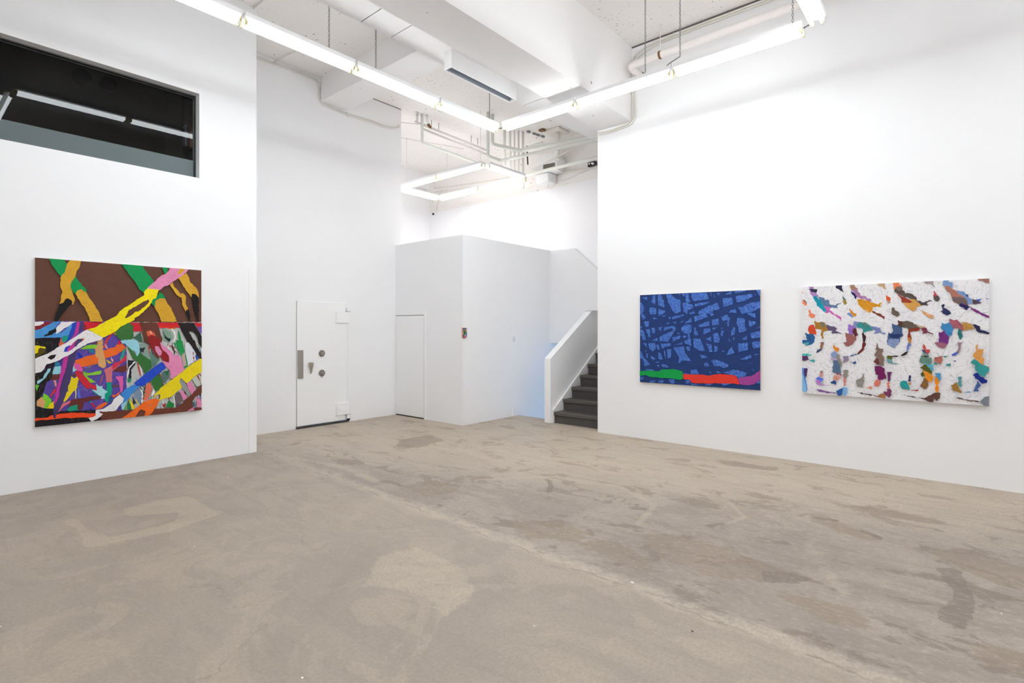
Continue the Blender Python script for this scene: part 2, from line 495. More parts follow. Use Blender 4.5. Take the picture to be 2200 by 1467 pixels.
ART3 = '''
w:-93,1358,1722,1242,1722,-93,-93,-284
b48ac4:63,1246,118,1243,116,1206,149,1198,144,1156,168,1128,158,1112,106,1116,82,1158
2c3048:75,1210,116,1206,154,1202,149,1166,92,1174
0aa0b8:109,1114,139,1128,163,1096,205,1042,224,1000,247,946,224,940,196,974,149,1012,139,1054
6a86ae:149,1118,187,1112,224,1100,233,1072,265,1078,275,1030,307,1018,334,1012,357,1032,393,1034,361,1022,348,996,361,980,288,986,252,994,224,1000,205,1042
d06ab8:224,1010,288,986,275,960,316,924,361,897,393,869,390,840,366,864,316,903,279,940,242,925,224,936,247,946
2a2a48:329,1247,393,1245,397,1207,415,1160,406,1158,361,1198,343,1202
b08a6c:464,1246,514,1242,525,1206,547,1193,538,1170,486,1172
b486b0:486,1184,542,1182,547,1158,568,1138,573,1112,620,1104,633,1078,666,1072,671,1042,633,1058,577,1076,538,1092,512,1140
201a6a:481,1172,512,1146,538,1104,532,1072,486,1142
d8921e:536,1082,633,1058,683,1032,733,1010,742,1024,779,1038,750,1004,762,984,725,990,679,976,679,946,650,922,598,958,551,1016
e8b070:598,964,641,948,654,922,633,930
8a3a28:666,956,700,936,758,905,791,879,787,846,746,880,692,916
c8a884:725,1246,787,1242,795,1202,810,1166,799,1168,767,1198,733,1213
1e6a70:404,1118,424,1086,446,1066,424,1076,406,1082
a8923a:404,1078,424,1076,446,1030,419,1014
d88a1e:462,972,473,966,503,930,534,914,525,884,503,889,477,926
7a90c8:442,916,473,926,508,879,499,870
e05a24:803,1112,844,1070,840,1032,803,1058
c0a08c:803,1052,848,1028,820,1014
f08a64:-14,1184,12,1168,-14,1152
f08a64:-14,1092,25,1080,44,1048,41,1012,-14,1050
587070:5,1092,29,1080,46,1048,44,1032,20,1070
f08a64:63,966,80,970,92,933,135,906,130,887,97,874,58,902,73,923
b8822c:118,838,149,824,187,827,219,824,252,792,261,728,224,718,210,687,219,650,210,629,191,671,196,740,139,744
788078:182,827,219,824,233,776,205,766
d84a26:75,788,121,794,144,712,144,676,116,692,73,686,58,744
6a5a80:242,798,298,776,325,774,350,752,334,730,397,690,361,702,311,694,293,702,307,728,261,734
2a62a0:32,708,68,686,116,692,132,649,121,594,106,578,73,562,44,550,15,577,-19,592,-19,619,49,615
58b8b8:15,593,73,588,54,550,29,566
a070c8:464,802,499,780,534,760,512,704,499,678,464,698,451,744
8a90c8:512,834,568,816,598,754,503,770
3a9a9a:529,790,568,826,620,815,666,774,696,760,683,734,633,720,598,702,590,750,547,760
6a8c80:568,826,616,820,658,750,616,776
6a3030:499,744,529,754,551,679,525,663,495,714
a86a64:433,708,468,694,525,668,532,626,503,585,468,554,442,554,406,594,437,599
7a86c0:671,780,750,760,750,720,799,698,795,688,742,710,692,692,717,724,683,744
48202c:590,708,620,674,611,602,624,587,598,526,555,468,538,474,586,540,598,602,590,674
7a2a2c:594,602,624,592,603,520,560,478,547,478,590,540
f08050:862,1247,914,1245,914,1210,938,1210,938,1193,896,1194,888,1166,872,1168
8a7468:896,1194,938,1193,942,1156,964,1144,880,1166
64544a:878,1168,960,1144,968,1120,1011,1116,1054,1078,1069,1034,1007,1064,936,1096,900,1122,874,1148
a83a26:900,1114,948,1082,1007,1050,1027,1020,1011,1014,936,1028,932,1068
d8a050:999,1060,1046,1054,1084,1024,1104,994,1065,976,1061,946,1038,929,995,958,940,1024,1007,1016,1027,1026
544a54:1061,1038,1092,1038,1123,1018,1168,1044,1192,1032,1172,1030,1145,1016,1160,988,1100,990,1084,1014
d8a070:1084,952,1123,927,1160,902,1200,887,1200,853,1179,853,1123,898
b4a0a4:1121,1242,1202,1242,1198,1214,1211,1180,1202,1172,1183,1206,1130,1218
c04a48:1203,1138,1220,1108,1239,1080,1200,1076
5e5450:1200,1076,1239,1082,1250,1056,1235,1026,1220,1028,1202,1058
7a98c8:1272,1247,1319,1245,1321,1218,1350,1213,1352,1154,1312,1174,1275,1190
b87a68:1279,1182,1312,1178,1373,1134,1416,1078,1451,1052,1468,974,1409,1004,1362,1014,1341,1066,1334,1094,1305,1134
7a6464:1341,1062,1409,1064,1451,1052,1472,974,1451,966,1409,990,1352,1024
7e9ccc:1377,1126,1423,1122,1465,1084,1472,1056,1493,1042,1496,996,1468,988,1451,1048,1416,1078
3a4a8a:1447,1084,1468,1086,1470,1056
28205e:1398,986,1416,1004,1451,984,1482,964,1458,931,1402,976
8a3088:1472,974,1503,946,1548,922,1575,899,1626,872,1626,847,1572,876,1521,913,1493,937
5c4c60:1496,1038,1521,1032,1570,1002,1555,996,1500,994
4868c8:1524,1030,1569,1044,1548,1016
4868c8:1596,1042,1626,1046,1609,1032
b07a70:1534,1250,1626,1243,1626,1184,1586,1206,1551,1217
2c3460:1261,984,1288,998,1279,960,1312,940,1341,903,1305,881,1250,924,1275,933
746458:852,972,872,976,880,942,916,917,920,892,896,874,848,918
4a6490:856,808,872,794,908,788,940,764,940,716,952,681,924,657,920,607,892,591,864,576,812,605,824,690,848,686,860,714,856,764
2c3a70:824,710,860,696,952,686,920,652,836,651
8a98c4:832,641,920,642,916,611,880,542,864,552,812,590
5e3a30:906,840,940,827,964,754,908,778
6c6054:940,827,976,832,1034,812,1069,774,1092,758,1007,744,952,768
c8a888:1054,798,1138,768,1092,758
9a3424:995,744,1069,758,1092,750,1084,730,1007,716,1019,662,1011,593,995,617,988,677
8a3a4c:1092,758,1142,758,1153,720,1202,696,1194,690,1153,710,1104,696,1119,720
cc7a28:995,662,1011,658,1019,589,999,608
3c86be:1266,808,1290,796,1326,814,1355,758,1348,689,1323,665,1290,716,1257,764
7c3086:1239,712,1264,712,1283,730,1323,661,1319,613,1308,589,1272,598,1242,612
a86a80:1205,606,1242,612,1305,594,1283,552,1242,560
b0626c:1323,847,1359,832,1387,841,1416,800,1437,754,1426,724,1394,754,1355,758,1330,810
c09048:1416,818,1458,814,1500,786,1517,754,1486,740,1437,730,1430,772
2a2c54:1500,790,1521,792,1555,772,1558,740,1626,712,1626,694,1575,708,1541,716,1517,758
2e7c78:1398,748,1419,726,1426,689,1412,638,1398,657,1391,716
a88a96:1394,614,1430,619,1412,568,1405,522,1373,480,1344,478,1380,522,1394,558
4c64c0:1341,492,1394,522,1370,480,1348,476
a8704c:187,595,224,596,210,560,205,528,196,512,182,538
6a86ac:205,596,224,596,210,560
3c4c74:149,494,182,526,208,516,168,484,144,468
40c0b8:-19,454,54,464,97,454,97,442,54,440,-19,436
5c3468:-19,436,54,438,70,389,-19,373
30b4b0:73,387,121,399,132,381,121,365
ec8a20:311,550,327,590,332,546,372,534,357,484,325,520
8498c4:291,466,329,504,357,468,343,426,316,415,298,440
b0a0c0:298,430,343,426,357,395,320,389,284,403
989088:348,462,381,456,379,417,397,365,397,314,370,349,348,416
587898:316,393,357,395,384,317,388,250,361,248,302,266,311,330
c04040:325,262,361,248,395,240,393,224,352,238
d89888:325,232,388,214,388,198,348,164,311,178
2c5090:288,150,316,170,343,153,343,125,293,132
5888d8:-19,296,54,294,58,270,25,248,34,172,49,98,49,21,25,14,-19,43
88c0e8:-19,212,5,214,29,128,44,53,44,21,25,14,-19,43
502c60:20,284,56,292,49,216,32,178,17,246
d09a90:184,256,215,256,215,204,177,202
385060:187,266,210,268,208,254,189,252
5878e8:137,178,168,202,217,182,205,152,187,143
c088d0:132,167,187,159,196,118,252,111,284,114,224,104,149,115
9058a0:144,60,172,54,261,42,343,33,343,25,242,25,163,40
2c60a8:343,54,379,78,415,102,411,64,393,5,357,3,348,28
80b4e4:406,101,451,99,451,41,437,4,419,8,402,48
9c948c:411,290,459,290,442,190,424,184,411,216
dc8880:411,216,437,186,435,113,413,112
9c8ca8:413,448,459,450,459,393,428,381,397,365,413,391
4a6490:464,450,542,474,538,464,481,446
30609c:499,379,534,397,534,365,508,361
905870:459,397,503,375,490,375
8c7468:721,594,729,594,738,540,779,536,767,484,787,431,787,357,758,355,725,363,692,397,717,439,696,468,725,514,708,528
6e3434:692,397,725,434,750,385,733,359
7a1a5c:704,349,762,345,791,326,795,266,803,218,750,204,758,180,729,218,733,254,708,262
e07868:721,208,758,180,738,128,700,131,696,155
a09890:527,176,555,198,586,220,594,262,611,252,598,206,611,180,594,128,620,106,577,113,542,116
e0885c:620,106,679,125,679,100
58484c:547,56,620,44,683,34,675,25,611,36,551,46
b47848:679,33,725,27,750,49,791,62,795,1,767,10,725,19
883c68:779,77,812,75,812,109,836,116,852,88,844,37,828,15,791,52
6c2c68:812,288,860,290,844,264,844,210,832,180,816,198
e08060:816,184,836,180,832,116,816,120
6c6c24:812,462,916,464,916,460,856,448,852,419,812,432
6cacac:812,432,852,419,864,389,928,377,888,375,816,387
282420:928,466,952,490,995,516,984,492,956,468,848,448,848,460
6c7cc0:995,608,1019,589,999,546,991,516,976,520,984,569
c84c44:1119,595,1134,572,1138,538,1175,534,1160,492,1130,520,1115,558
3c4878:1104,538,1130,528,1153,496,1119,504
889c90:1119,504,1153,496,1168,468,1096,466
1c2434:1092,468,1160,472,1164,462,1104,460
6c9484:1104,462,1183,458,1179,387,1123,389,1084,408
5cb4c8:1100,399,1198,383,1200,321,1183,325,1138,377
606420:1092,351,1138,385,1187,321,1187,278,1160,286,1115,327
ec9020:1119,327,1187,278,1198,242,1179,206,1145,218,1130,256
54602c:1096,288,1119,314,1130,276,1107,254
906438:1130,246,1153,224,1160,182,1138,129,1092,153
4c9cc8:1211,302,1264,302,1253,234,1250,216,1228,238
f08c18:1213,276,1239,234,1240,107,1215,105
684840:1149,51,1190,84,1213,100,1257,99,1253,51,1235,30,1228,11,1205,42,1194,-1,1168,2,1119,27
3c2c2c:944,60,1046,43,1123,35,1153,35,1130,24,1046,36,995,44
28a0a0:924,176,940,202,980,204,999,151,1007,109,964,120,940,121
303870:999,264,1017,264,1017,202,991,200
c08c60:995,190,1017,192,1017,167,997,165
b85848:1011,109,1077,127,1077,107
b86c60:1209,460,1275,472,1264,395,1242,399,1205,418
4c9c98:1205,408,1250,395,1205,379
4c9c98:1275,472,1330,478,1286,458
4c9c98:1294,383,1337,403,1337,375,1312,371
3048a0:1352,428,1377,433,1373,419
a87c38:1337,184,1387,220,1398,160,1423,112,1355,127
5ca4a8:1394,272,1423,272,1416,226,1426,186,1409,168,1391,196
88a4d0:1430,122,1486,134,1486,117,1440,115
e09c50:1524,575,1536,602,1539,544,1586,554,1569,476,1589,450,1582,391,1541,421,1517,460,1502,484,1531,534
38a4a4:1486,415,1517,452,1575,399,1633,375,1633,353,1596,310,1596,282,1555,298,1521,351,1521,389
183090:1503,292,1534,320,1565,282,1611,252,1606,224,1572,214,1545,248
4868a8:1541,244,1565,200,1538,161,1551,139,1507,136,1521,178
74584c:1355,72,1451,53,1555,39,1538,31,1416,50
9094a0:1586,84,1633,96,1633,-7,1582,3,1555,35
c89070:1606,383,1633,383,1633,359
'''

# ------------------------------------------------------------------ sizes of the place (metres)
H = 5.62; HC = 5.616                      # slab height
XR, YL, YV = 6.98, 6.87, 7.96 # right wall, left wall, far wall with the vault door
ZL = 4.42                     # height of the fluorescent tubes

# ------------------------------------------------------------------ materials
def wall_mat(name, col, bump=.15):
    t = NT(name); c = lin(col)
    f = t.noise(t.coord(), 1.3, 1)
    d = tuple(x * .985 for x in c[:3]) + (1,)
    t.base(t.mix(f, d, c)); t.b.inputs['Roughness'].default_value = .55
    t.b.inputs['Specular IOR Level'].default_value = .25
    return t.m
M_wall = wall_mat('white_wall_paint', '#f6f6f8')
M_trim = wall_mat('white_gloss_trim', '#f7f7f8', .05)

def ceiling_mat():
    t = NT('peeling_cream_ceiling_paint'); v = t.coord()
    c = t.mix(t.noise(v, .8, 3), lin('#f5f2f0'), lin('#f0ece7'))
    area = t.ramp(t.noise(v, 1.1, 2, .5), .45, .55)
    fine = t.ramp(t.noise(t.coord((1, 1, 1), (0, 0, .4)), 24, 3, .6, .6), .65, .69)
    c = t.mix(t.math('MULTIPLY', area, fine), c, lin('#8f8880'))
    holes = t.ramp(t.noise(v, 9, 2, .5), .755, .77)
    c = t.mix(holes, c, lin('#5c564e'))
    t.base(c); t.b.inputs['Roughness'].default_value = .75
    h = t.math('ADD', t.noise(v, 14, 4, .6), t.math('MULTIPLY', t.math('MULTIPLY', area, fine), -.6))
    t.bump(h, .35, .012); return t.m
M_ceil = ceiling_mat()
def beam_mat():
    t = NT('painted_concrete_beam'); v = t.coord()
    c = t.mix(t.noise(v, 1.0, 3), lin('#f4f3f5'), lin('#efedeb'))
    holes = t.ramp(t.noise(t.coord((1, 1, 1), (0, 0, .9)), 8.5, 2, .5), .76, .77)
    c = t.mix(holes, c, lin('#7c766e'))
    t.base(c); t.b.inputs['Roughness'].default_value = .65
    line = t.noise(t.coord((.25, 6, 6)), 3, 3, .6)
    t.bump(t.math('ADD', line, t.math('MULTIPLY', t.noise(v, 30, 3), .3)), .22, .01); return t.m
M_beam = beam_mat()

def floor_mat():
    t = NT('worn_concrete_floor')
    c = t.n.new('ShaderNodeTexCoord'); obj = c.outputs['Object']
    sep = t.n.new('ShaderNodeSeparateXYZ'); t.link(obj, sep.inputs[0]); X, Y = sep.outputs[0], sep.outputs[1]
    def attr(nm):
        a = t.n.new('ShaderNodeAttribute'); a.attribute_name = nm; return a.outputs['Fac']
    mp = lambda sc, rz=0: t.coord(sc, (0, 0, rz))
    M = lambda a, b: t.math('MULTIPLY', a, b)
    cloud = t.noise(obj, .55, 4, .55, .4); cloud2 = t.noise(mp((1, 1, 1), 1.1), 1.5, 5, .6, .8)
    streak = t.noise(mp((2.2, .55, 1), .25), 2.6, 6, .62, 1.2)
    fine = t.noise(obj, 55, 5, .7); grain = t.noise(obj, 230, 2, .6)
    wide = t.noise(mp((1, .6, 1), .3), 3.4, 7, .72, .5); swirl = t.noise(mp((1, 1, 1), .3), 1.7, 6, .6, 1.4)
    # two pours meet on a joint that wanders around x = 3
    wob = M(t.math('SUBTRACT', t.noise(obj, 2.3, 5, .7), .5), .20)
    jx = t.math('SUBTRACT', t.math('ADD', X, wob), t.math('MULTIPLY_ADD', Y, .038, 2.86))
    side = t.ramp(jx, -.05, .10)
    left = t.mix(t.ramp(cloud, .35, .65), lin('#998f86'), lin('#a69b90'))
    left = t.mix(M(t.ramp(streak, .42, .72), .7), left, lin('#928981'))
    left = t.mix(M(t.ramp(swirl, .5, .56), .4), left, lin('#ada295'))
    right = t.mix(t.ramp(cloud2, .35, .65), lin('#8f857e'), lin('#a1978e'))
    right = t.mix(M(t.ramp(streak, .5, .6), .7), right, lin('#887f78'))
    patches = t.ramp(t.noise(mp((1, .6, 1), .5), 3.2, 7, .68, .5), .55, .6)
    right = t.mix(M(patches, .8), right, lin('#776c64'))
    base = t.mix(side, left, right)
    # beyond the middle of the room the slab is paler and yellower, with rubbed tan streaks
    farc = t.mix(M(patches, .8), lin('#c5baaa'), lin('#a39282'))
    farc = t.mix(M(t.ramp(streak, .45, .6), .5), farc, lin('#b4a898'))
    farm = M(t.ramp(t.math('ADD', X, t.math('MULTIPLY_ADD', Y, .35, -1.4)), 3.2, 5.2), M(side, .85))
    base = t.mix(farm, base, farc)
    edge = t.noise(mp((1.6, .8, 1), .3), 11, 8, .78); edge2 = t.noise(mp((2.6, .8, 1), .25), 9, 8, .78)
    def mask(nm, lo, hi, amp, e):
        e = t.math('ADD', M(e, .6), M(wide, .4))
        return t.ramp(t.math('ADD', attr(nm), M(t.math('SUBTRACT', e, .5), amp)), lo, hi)
    dk = mask('dark_stain', .42, .50, 1.9, edge); ml = mask('pale_patch', .42, .60, 1.5, edge)
    br = mask('tan_stain', .44, .56, 4.2, edge2); sf = mask('soft_dark', .1, 1.0, .25, edge)
    base = t.mix(M(ml, .42), base, lin('#bdb2a2'))
    base = t.mix(M(sf, M(t.ramp(wide, .3, .7), .5)), base, lin('#8a8078'))
    base = t.mix(M(br, .6), base, lin('#857668'))
    base = t.mix(M(dk, .7), base, lin('#6e655e'))
    # pale filler beside the joint and the crack itself
    band = M(t.ramp(jx, -.10, -.02), t.math('SUBTRACT', 1, t.ramp(jx, .02, .13)))
    base = t.mix(M(band, M(t.ramp(edge, .35, .6), .6)), base, lin('#c0b6a9'))
    crack = t.math('SUBTRACT', 1, t.ramp(t.math('ABSOLUTE', t.math('ADD', jx, .03)), .002, .010))
    crack = M(crack, t.ramp(t.noise(obj, 3.1, 3), .40, .62))
    base = t.mix(M(crack, .6), base, lin('#766c61'))
    # hairline cracks
    vo = t.n.new('ShaderNodeTexVoronoi'); vo.feature = 'DISTANCE_TO_EDGE'; vo.inputs['Scale'].default_value = .8
    ad = t.n.new('ShaderNodeVectorMath'); ad.operation = 'MULTIPLY_ADD'
    nz = t.n.new('ShaderNodeTexNoise'); nz.inputs['Scale'].default_value = 2.4; nz.inputs['Detail'].default_value = 4
    t.link(obj, nz.inputs['Vector']); t.link(nz.outputs['Color'], ad.inputs[0]); ad.inputs[1].default_value = (.8, .8, 0); t.link(obj, ad.inputs[2])
    t.link(ad.outputs[0], vo.inputs['Vector'])
    hair = t.math('SUBTRACT', 1, t.ramp(vo.outputs['Distance'], .0005, .0035))
    hair = M(hair, t.ramp(t.noise(obj, 1.2, 2), .45, .6))
    base = t.mix(M(hair, .4), base, lin('#786f66'))
    # long light scuffs
    sc = t.noise(mp((6, .5, 1), .9), 5, 4, .7, .6)
    base = t.mix(M(t.ramp(sc, .66, .72), M(side, .35)), base, lin('#c4b9ab'))
    sc2 = t.noise(mp((.6, 7, 1), -.5), 5, 4, .7, .6)
    base = t.mix(M(t.ramp(sc2, .66, .72), .25), base, lin('#8b8076'))
    # wear: rubbed speckle, pits and paint specks
    base = t.mix(M(t.ramp(fine, .35, .65), .32), base, lin('#7e746b'))
    mot = t.noise(mp((1.5, .8, 1), .3), 22, 6, .75)
    base = t.mix(M(t.ramp(mot, .5, .66), t.math('MULTIPLY_ADD', side, .22, .10)), base, lin('#b9aea1'))
    base = t.mix(M(t.math('SUBTRACT', 1, t.ramp(mot, .34, .48)), t.math('MULTIPLY_ADD', side, .16, .08)), base, lin('#857a70'))
    base = t.mix(M(t.ramp(grain, .55, .8), .3), base, lin('#c2b8aa'))
    base = t.mix(t.ramp(t.noise(obj, 17, 2, .4), .800, .806), base, lin('#efeae2'))
    base = t.mix(t.ramp(t.noise(mp((1, 1, 1), .7), 15, 2, .4), .796, .803), base, lin('#3e3832'))
    tint = t.n.new('ShaderNodeVectorMath'); tint.operation = 'MULTIPLY'; t.link(base, tint.inputs[0]); tint.inputs[1].default_value = (1.025, .99, .96)
    t.base(tint.outputs[0])
    r = t.math('ADD', M(t.noise(obj, 3, 5, .6), .22), .44)
    t.link(r, t.b.inputs['Roughness']); t.b.inputs['Specular IOR Level'].default_value = .35
    t.bump(t.math('ADD', M(fine, .5), M(crack, -1.5)), .25, .003)
    return t.m
M_floor = floor_mat()
M_steel = plain('brushed_grey_steel', '#a39b94', .45, .4, .08, 60)
M_dark = plain('dark_rubber_strip', '#3c3c40', .6)
M_gap = plain('shadow_gap_black', '#2c2a28', .8)
M_step = plain('dark_grey_stair_covering', '#4f4b49', .62, 0, .12, 14, .2)
M_nose = plain('dark_grey_stair_nosing', '#57524e', .5, 0, .12, 20, .1)
M_chan = plain('white_enamel_channel', '#f4f4f6', .35)
M_hold = plain('yellowed_lampholder', '#d8cda0', .5)
M_chain = plain('galvanised_chain', '#8d8c8e', .35, .7)
M_pipe = plain('pale_green_grey_pipe_paint', '#f0f2ea', .45, 0, .03, 8, .1)
M_pipe2 = plain('cream_pipe_lagging', '#f0eae6', .7, 0, .03, 8, .2)
M_rust = plain('rusty_pipe_joint', '#86603c', .8, 0, .2, 30)
M_cable = plain('white_painted_cable', '#e9e5dd', .5)
M_black = plain('black_plastic', '#1d1b1c', .35)
M_trough = plain('grey_reflector_lining', '#8b9098', .35, .3)
M_canvas = plain('raw_canvas_edge', '#e4e0dc', .85, 0, .03, 200)
M_cedge = plain('pale_pine_stretcher', '#d9cbbd', .8, 0, .05, 40)

def glow(name, col, k):
    m = bpy.data.materials.new(name); m.use_nodes = True; n = m.node_tree.nodes
    n.remove(n['Principled BSDF']); e = n.new('ShaderNodeEmission')
    e.inputs[0].default_value = col; e.inputs[1].default_value = k
    m.node_tree.links.new(e.outputs[0], n['Material Output'].inputs[0]); return m
M_tube = glow('lit_fluorescent_tube', (.935, .985, 1.0, 1), 29)
M_tube2 = glow('lit_fluorescent_tube_upstairs', (1, .985, .96, 1), 20)
M_sky = glow('blue_daylight_in_pane', (.48, .70, 1, 1), 1.6)

# ------------------------------------------------------------------ room shell
S = dict(kind='structure')
def wall(name, poly, axis, a, b, mat=None, **kw):
    m = MB(); m.prism(poly, axis, a, b); return recalc(m.build(name, mat or M_wall, **S))
def bwall(name, *boxes, mat=None):
    m = MB()
    for q in boxes: m.box(*q)
    return m.build(name, mat or M_wall, **S)

# floor: a fine grid that carries the positions of the old stains
def build_floor():
    xs = np.concatenate([np.arange(-3, -.2, .4), np.arange(-.2, 7.452, .03)]); xs[-1] = 7.45
    ys = np.concatenate([np.arange(-3, -1, .4), np.arange(-1, 7.99, .03), [8.0]])
    nx, ny = len(xs), len(ys)
    GX, GY = np.meshgrid(xs, ys, indexing='ij')
    v = np.stack([GX, GY, np.zeros_like(GX)], -1).reshape(-1, 3)
    i, j = np.meshgrid(np.arange(nx - 1), np.arange(ny - 1), indexing='ij'); a = (i * ny + j).ravel()
    f = np.stack([a, a + ny, a + ny + 1, a + 1], 1)
    me = bpy.data.meshes.new('floor'); me.from_pydata(v.tolist(), [], f.tolist()); me.materials.append(M_floor)
    def inside(P):
        r = np.zeros(GX.shape, bool); n = len(P)
        for k in range(n):
            x0, y0 = P[k]; x1, y1 = P[(k + 1) % n]
            if y0 == y1: continue
            c = ((GY >= min(y0, y1)) & (GY < max(y0, y1))) & (GX < (x1 - x0) * (GY - y0) / (y1 - y0) + x0)
            r ^= c
        return r.astype(float)
    def line(P, w):
        r = np.zeros(GX.shape)
        for k in range(len(P) - 1):
            (x0, y0), (x1, y1) = P[k], P[k + 1]; L = (x1 - x0) ** 2 + (y1 - y0) ** 2
            t = np.clip(((GX - x0) * (x1 - x0) + (GY - y0) * (y1 - y0)) / L, 0, 1)
            d = np.hypot(GX - x0 - t * (x1 - x0), GY - y0 - t * (y1 - y0)); r = np.maximum(r, np.clip(1.25 - d / w, 0, 1))
        return r
    def blur(m, n):
        for _ in range(n):
            m = (m + np.roll(m, 1, 0) + np.roll(m, -1, 0) + np.roll(m, 1, 1) + np.roll(m, -1, 1)) / 5
        return m
    def put(nm, arr):
        at = me.attributes.new(nm, 'FLOAT', 'POINT'); at.data.foreach_set('value', np.clip(arr, 0, 1).ravel())
    dark = blur(inside([(4.46, .16), (4.5, .05), (4.25, .0), (4.03, -.03), (3.85, -.03), (3.62, .02), (3.66, .14), (3.82, .12), (3.95, .07), (4.1, .06), (4.3, .12)]), 1)
    dark = np.maximum(dark, blur(inside([(3.66, 1.02), (3.74, .86), (3.75, .72), (3.6, .80), (3.5, .95)]), 1) * .85)
    dark = np.maximum(dark, line([(4.43, 3.31), (4.39, 3.24), (4.25, 3.12), (4.11, 3.05)], .03))
    dark = np.maximum(dark, line([(4.97, .95), (5.0, .82)], .05) * .8)
    dark = np.maximum(dark, line([(4.88, .62), (4.80, .50)], .05) * .75)
    dark = np.maximum(dark, line([(3.35, 3.10), (3.36, 3.03)], .015))
    put('dark_stain', dark)
    soft = blur(inside([(2.1, 3.23), (2.23, 3.19), (1.97, 2.93), (1.5, 2.62), (1.14, 2.45), (1.0, 2.5), (1.2, 2.67), (1.66, 2.86)]), 4)
    soft = np.maximum(soft, line([(1.74, 2.44), (1.69, 2.22), (1.6, 2.0), (1.5, 1.86), (1.38, 1.8)], .035) * .8)
    soft = np.maximum(soft, blur(inside([(1.61, 4.92), (2.01, 4.81), (2.41, 4.44), (2.11, 4.34), (1.73, 4.47), (1.42, 4.53)]), 5) * .6)
    soft = np.maximum(soft, blur(inside([(2.93, 2.3), (3.02, 2.1), (2.97, 1.68), (2.84, 1.6), (2.83, 2.0)]), 3) * .6)
    soft = np.maximum(soft, blur(inside([(1.1, 2.6), (1.5, 2.55), (1.35, 2.2), (.95, 2.1), (.8, 2.3)]), 8) * .6)
    soft = np.maximum(soft, line([(2.2, 3.2), (2.5, 3.15), (2.75, 2.8)], .05) * .5)
    soft = np.maximum(soft, line([(5.8, 4.3), (5.55, 4.0), (5.3, 3.85)], .03) * .8)
    soft = np.maximum(soft, line([(1.0, 5.2), (1.08, 4.95), (1.3, 4.85), (1.6, 4.95)], .06) * .8)
    soft = np.maximum(soft, blur(inside([(5.6, 1.2), (5.57, .5), (5.5, -.2), (5.1, -.25), (5.2, .4), (5.4, 1.1)]), 5) * .65)
    soft = np.maximum(soft, blur(inside([(4.6, 2.2), (4.9, 2.2), (4.75, 1.75), (4.3, 1.6), (4.2, 1.75)]), 5) * .45)
    soft = np.maximum(soft, blur(inside([(2.35, 2.2), (2.6, 2.3), (2.7, 1.8), (2.4, 1.6)]), 6) * .4)
    put('soft_dark', soft)
    pale = blur(inside([(.92, 5.62), (1.02, 5.55), (1.02, 5.2), (1.08, 4.86), (1.5, 4.86), (1.62, 5.1), (1.3, 5.3), (1.32, 5.55), (1.62, 5.62), (1.83, 5.5), (1.82, 5.1), (1.85, 4.78), (1.42, 4.66), (1.06, 4.72), (.92, 4.74), (.96, 5.2)]), 2)
    pale = np.maximum(pale, blur(inside([(1.8, 2.75), (2.2, 3.12), (2.49, 3.01), (2.5, 2.6), (2.3, 2.2), (2.05, 2.1), (1.85, 2.15), (2.0, 2.35), (1.95, 2.6)]), 5) * .62)
    pale = np.maximum(pale, line([(3.2, 6.2), (3.35, 5.4), (3.25, 4.6)], .1) * .6)
    pale = np.maximum(pale, line([(3.9, 3.9), (4.6, 3.3), (4.7, 2.6), (4.4, 2.1), (3.9, 2.0)], .07) * .62)
    pale = np.maximum(pale, line([(5.2, 2.4), (5.0, 1.7), (4.6, 1.4), (4.2, 1.5)], .05) * .6)
    pale = np.maximum(pale, line([(4.9, 1.35), (4.5, .9), (4.0, .75), (3.7, .55)], .14) * .5)
    put('pale_patch', pale)
    tan = np.zeros(GX.shape)
    for P in ([(4.69, 6.06), (5.16, 6.05), (5.1, 5.57), (4.53, 5.47), (4.4, 5.8)],
              [(3.28, 2.8), (3.53, 2.5), (3.5, 2.15), (3.3, 2.2), (3.12, 2.45), (3.15, 2.66)],
              [(3.23, 2.14), (3.42, 2.06), (3.45, 1.89), (3.25, 1.49), (3.14, 1.5), (3.15, 1.81)],
              [(3.68, 1.9), (3.9, 1.7), (3.8, 1.1), (3.75, .72), (3.5, .95), (3.36, 1.2), (3.4, 1.6)],
              [(5.1, 1.05), (5.12, .9), (4.99, .78), (4.86, .5), (4.72, .5), (4.71, .75), (4.9, 1.0)],
              [(6.44, 2.34), (6.5, 1.6), (6.34, 1.6), (6.2, 2.1)], [(5.49, 1.05), (5.6, .5), (5.54, .05), (5.4, .2), (5.38, .7)],
              [(4.75, .25), (4.9, .05), (4.8, -.28), (4.35, -.28), (4.5, .0)], [(3.3, 4.3), (3.7, 4.1), (3.6, 3.7), (3.25, 3.8)],
              [(3.42, .9), (3.5, .5), (3.3, .3), (3.22, .6)], [(3.5, .0), (3.55, -.3), (3.35, -.3), (3.33, -.05)]):
        tan = np.maximum(tan, blur(inside(P), 4))
    put('tan_stain', tan)
    me.update(); o = bpy.data.objects.new('floor', me); COL.objects.link(o); return tag(o, **S)
build_floor()
bwall('ceiling', (-3.2, -3.2, H, 9.5, 11.0, H + .15), mat=M_ceil)
# left wall with the opening for the high window
WX0, WX1, WZ0, WZ1 = -1.0, 2.386, 3.33, 4.32
bwall('wall_left', (-3, YL, 0, WX0, YL + .2, H), (WX1, YL, 0, 3.05, YL + .2, H),
      (WX0, YL, 0, WX1, YL + .2, WZ0), (WX0, YL, WZ1, WX1, YL + .2, H), (2.85, YL + .2, 0, 3.05, YV + .2, H))
bwall('wall_far', (3.05, YV, 0, 6.173, YV + .2, H))
bwall('wall_right', (XR, -3, 0, XR + .2, 4.255, H))
bwall('wall_behind', (-3.2, -3.2, 0, XR + .2, -3, H))
bwall('wall_near_left', (-3.2, -3, 0, -3, YL + .2, H))
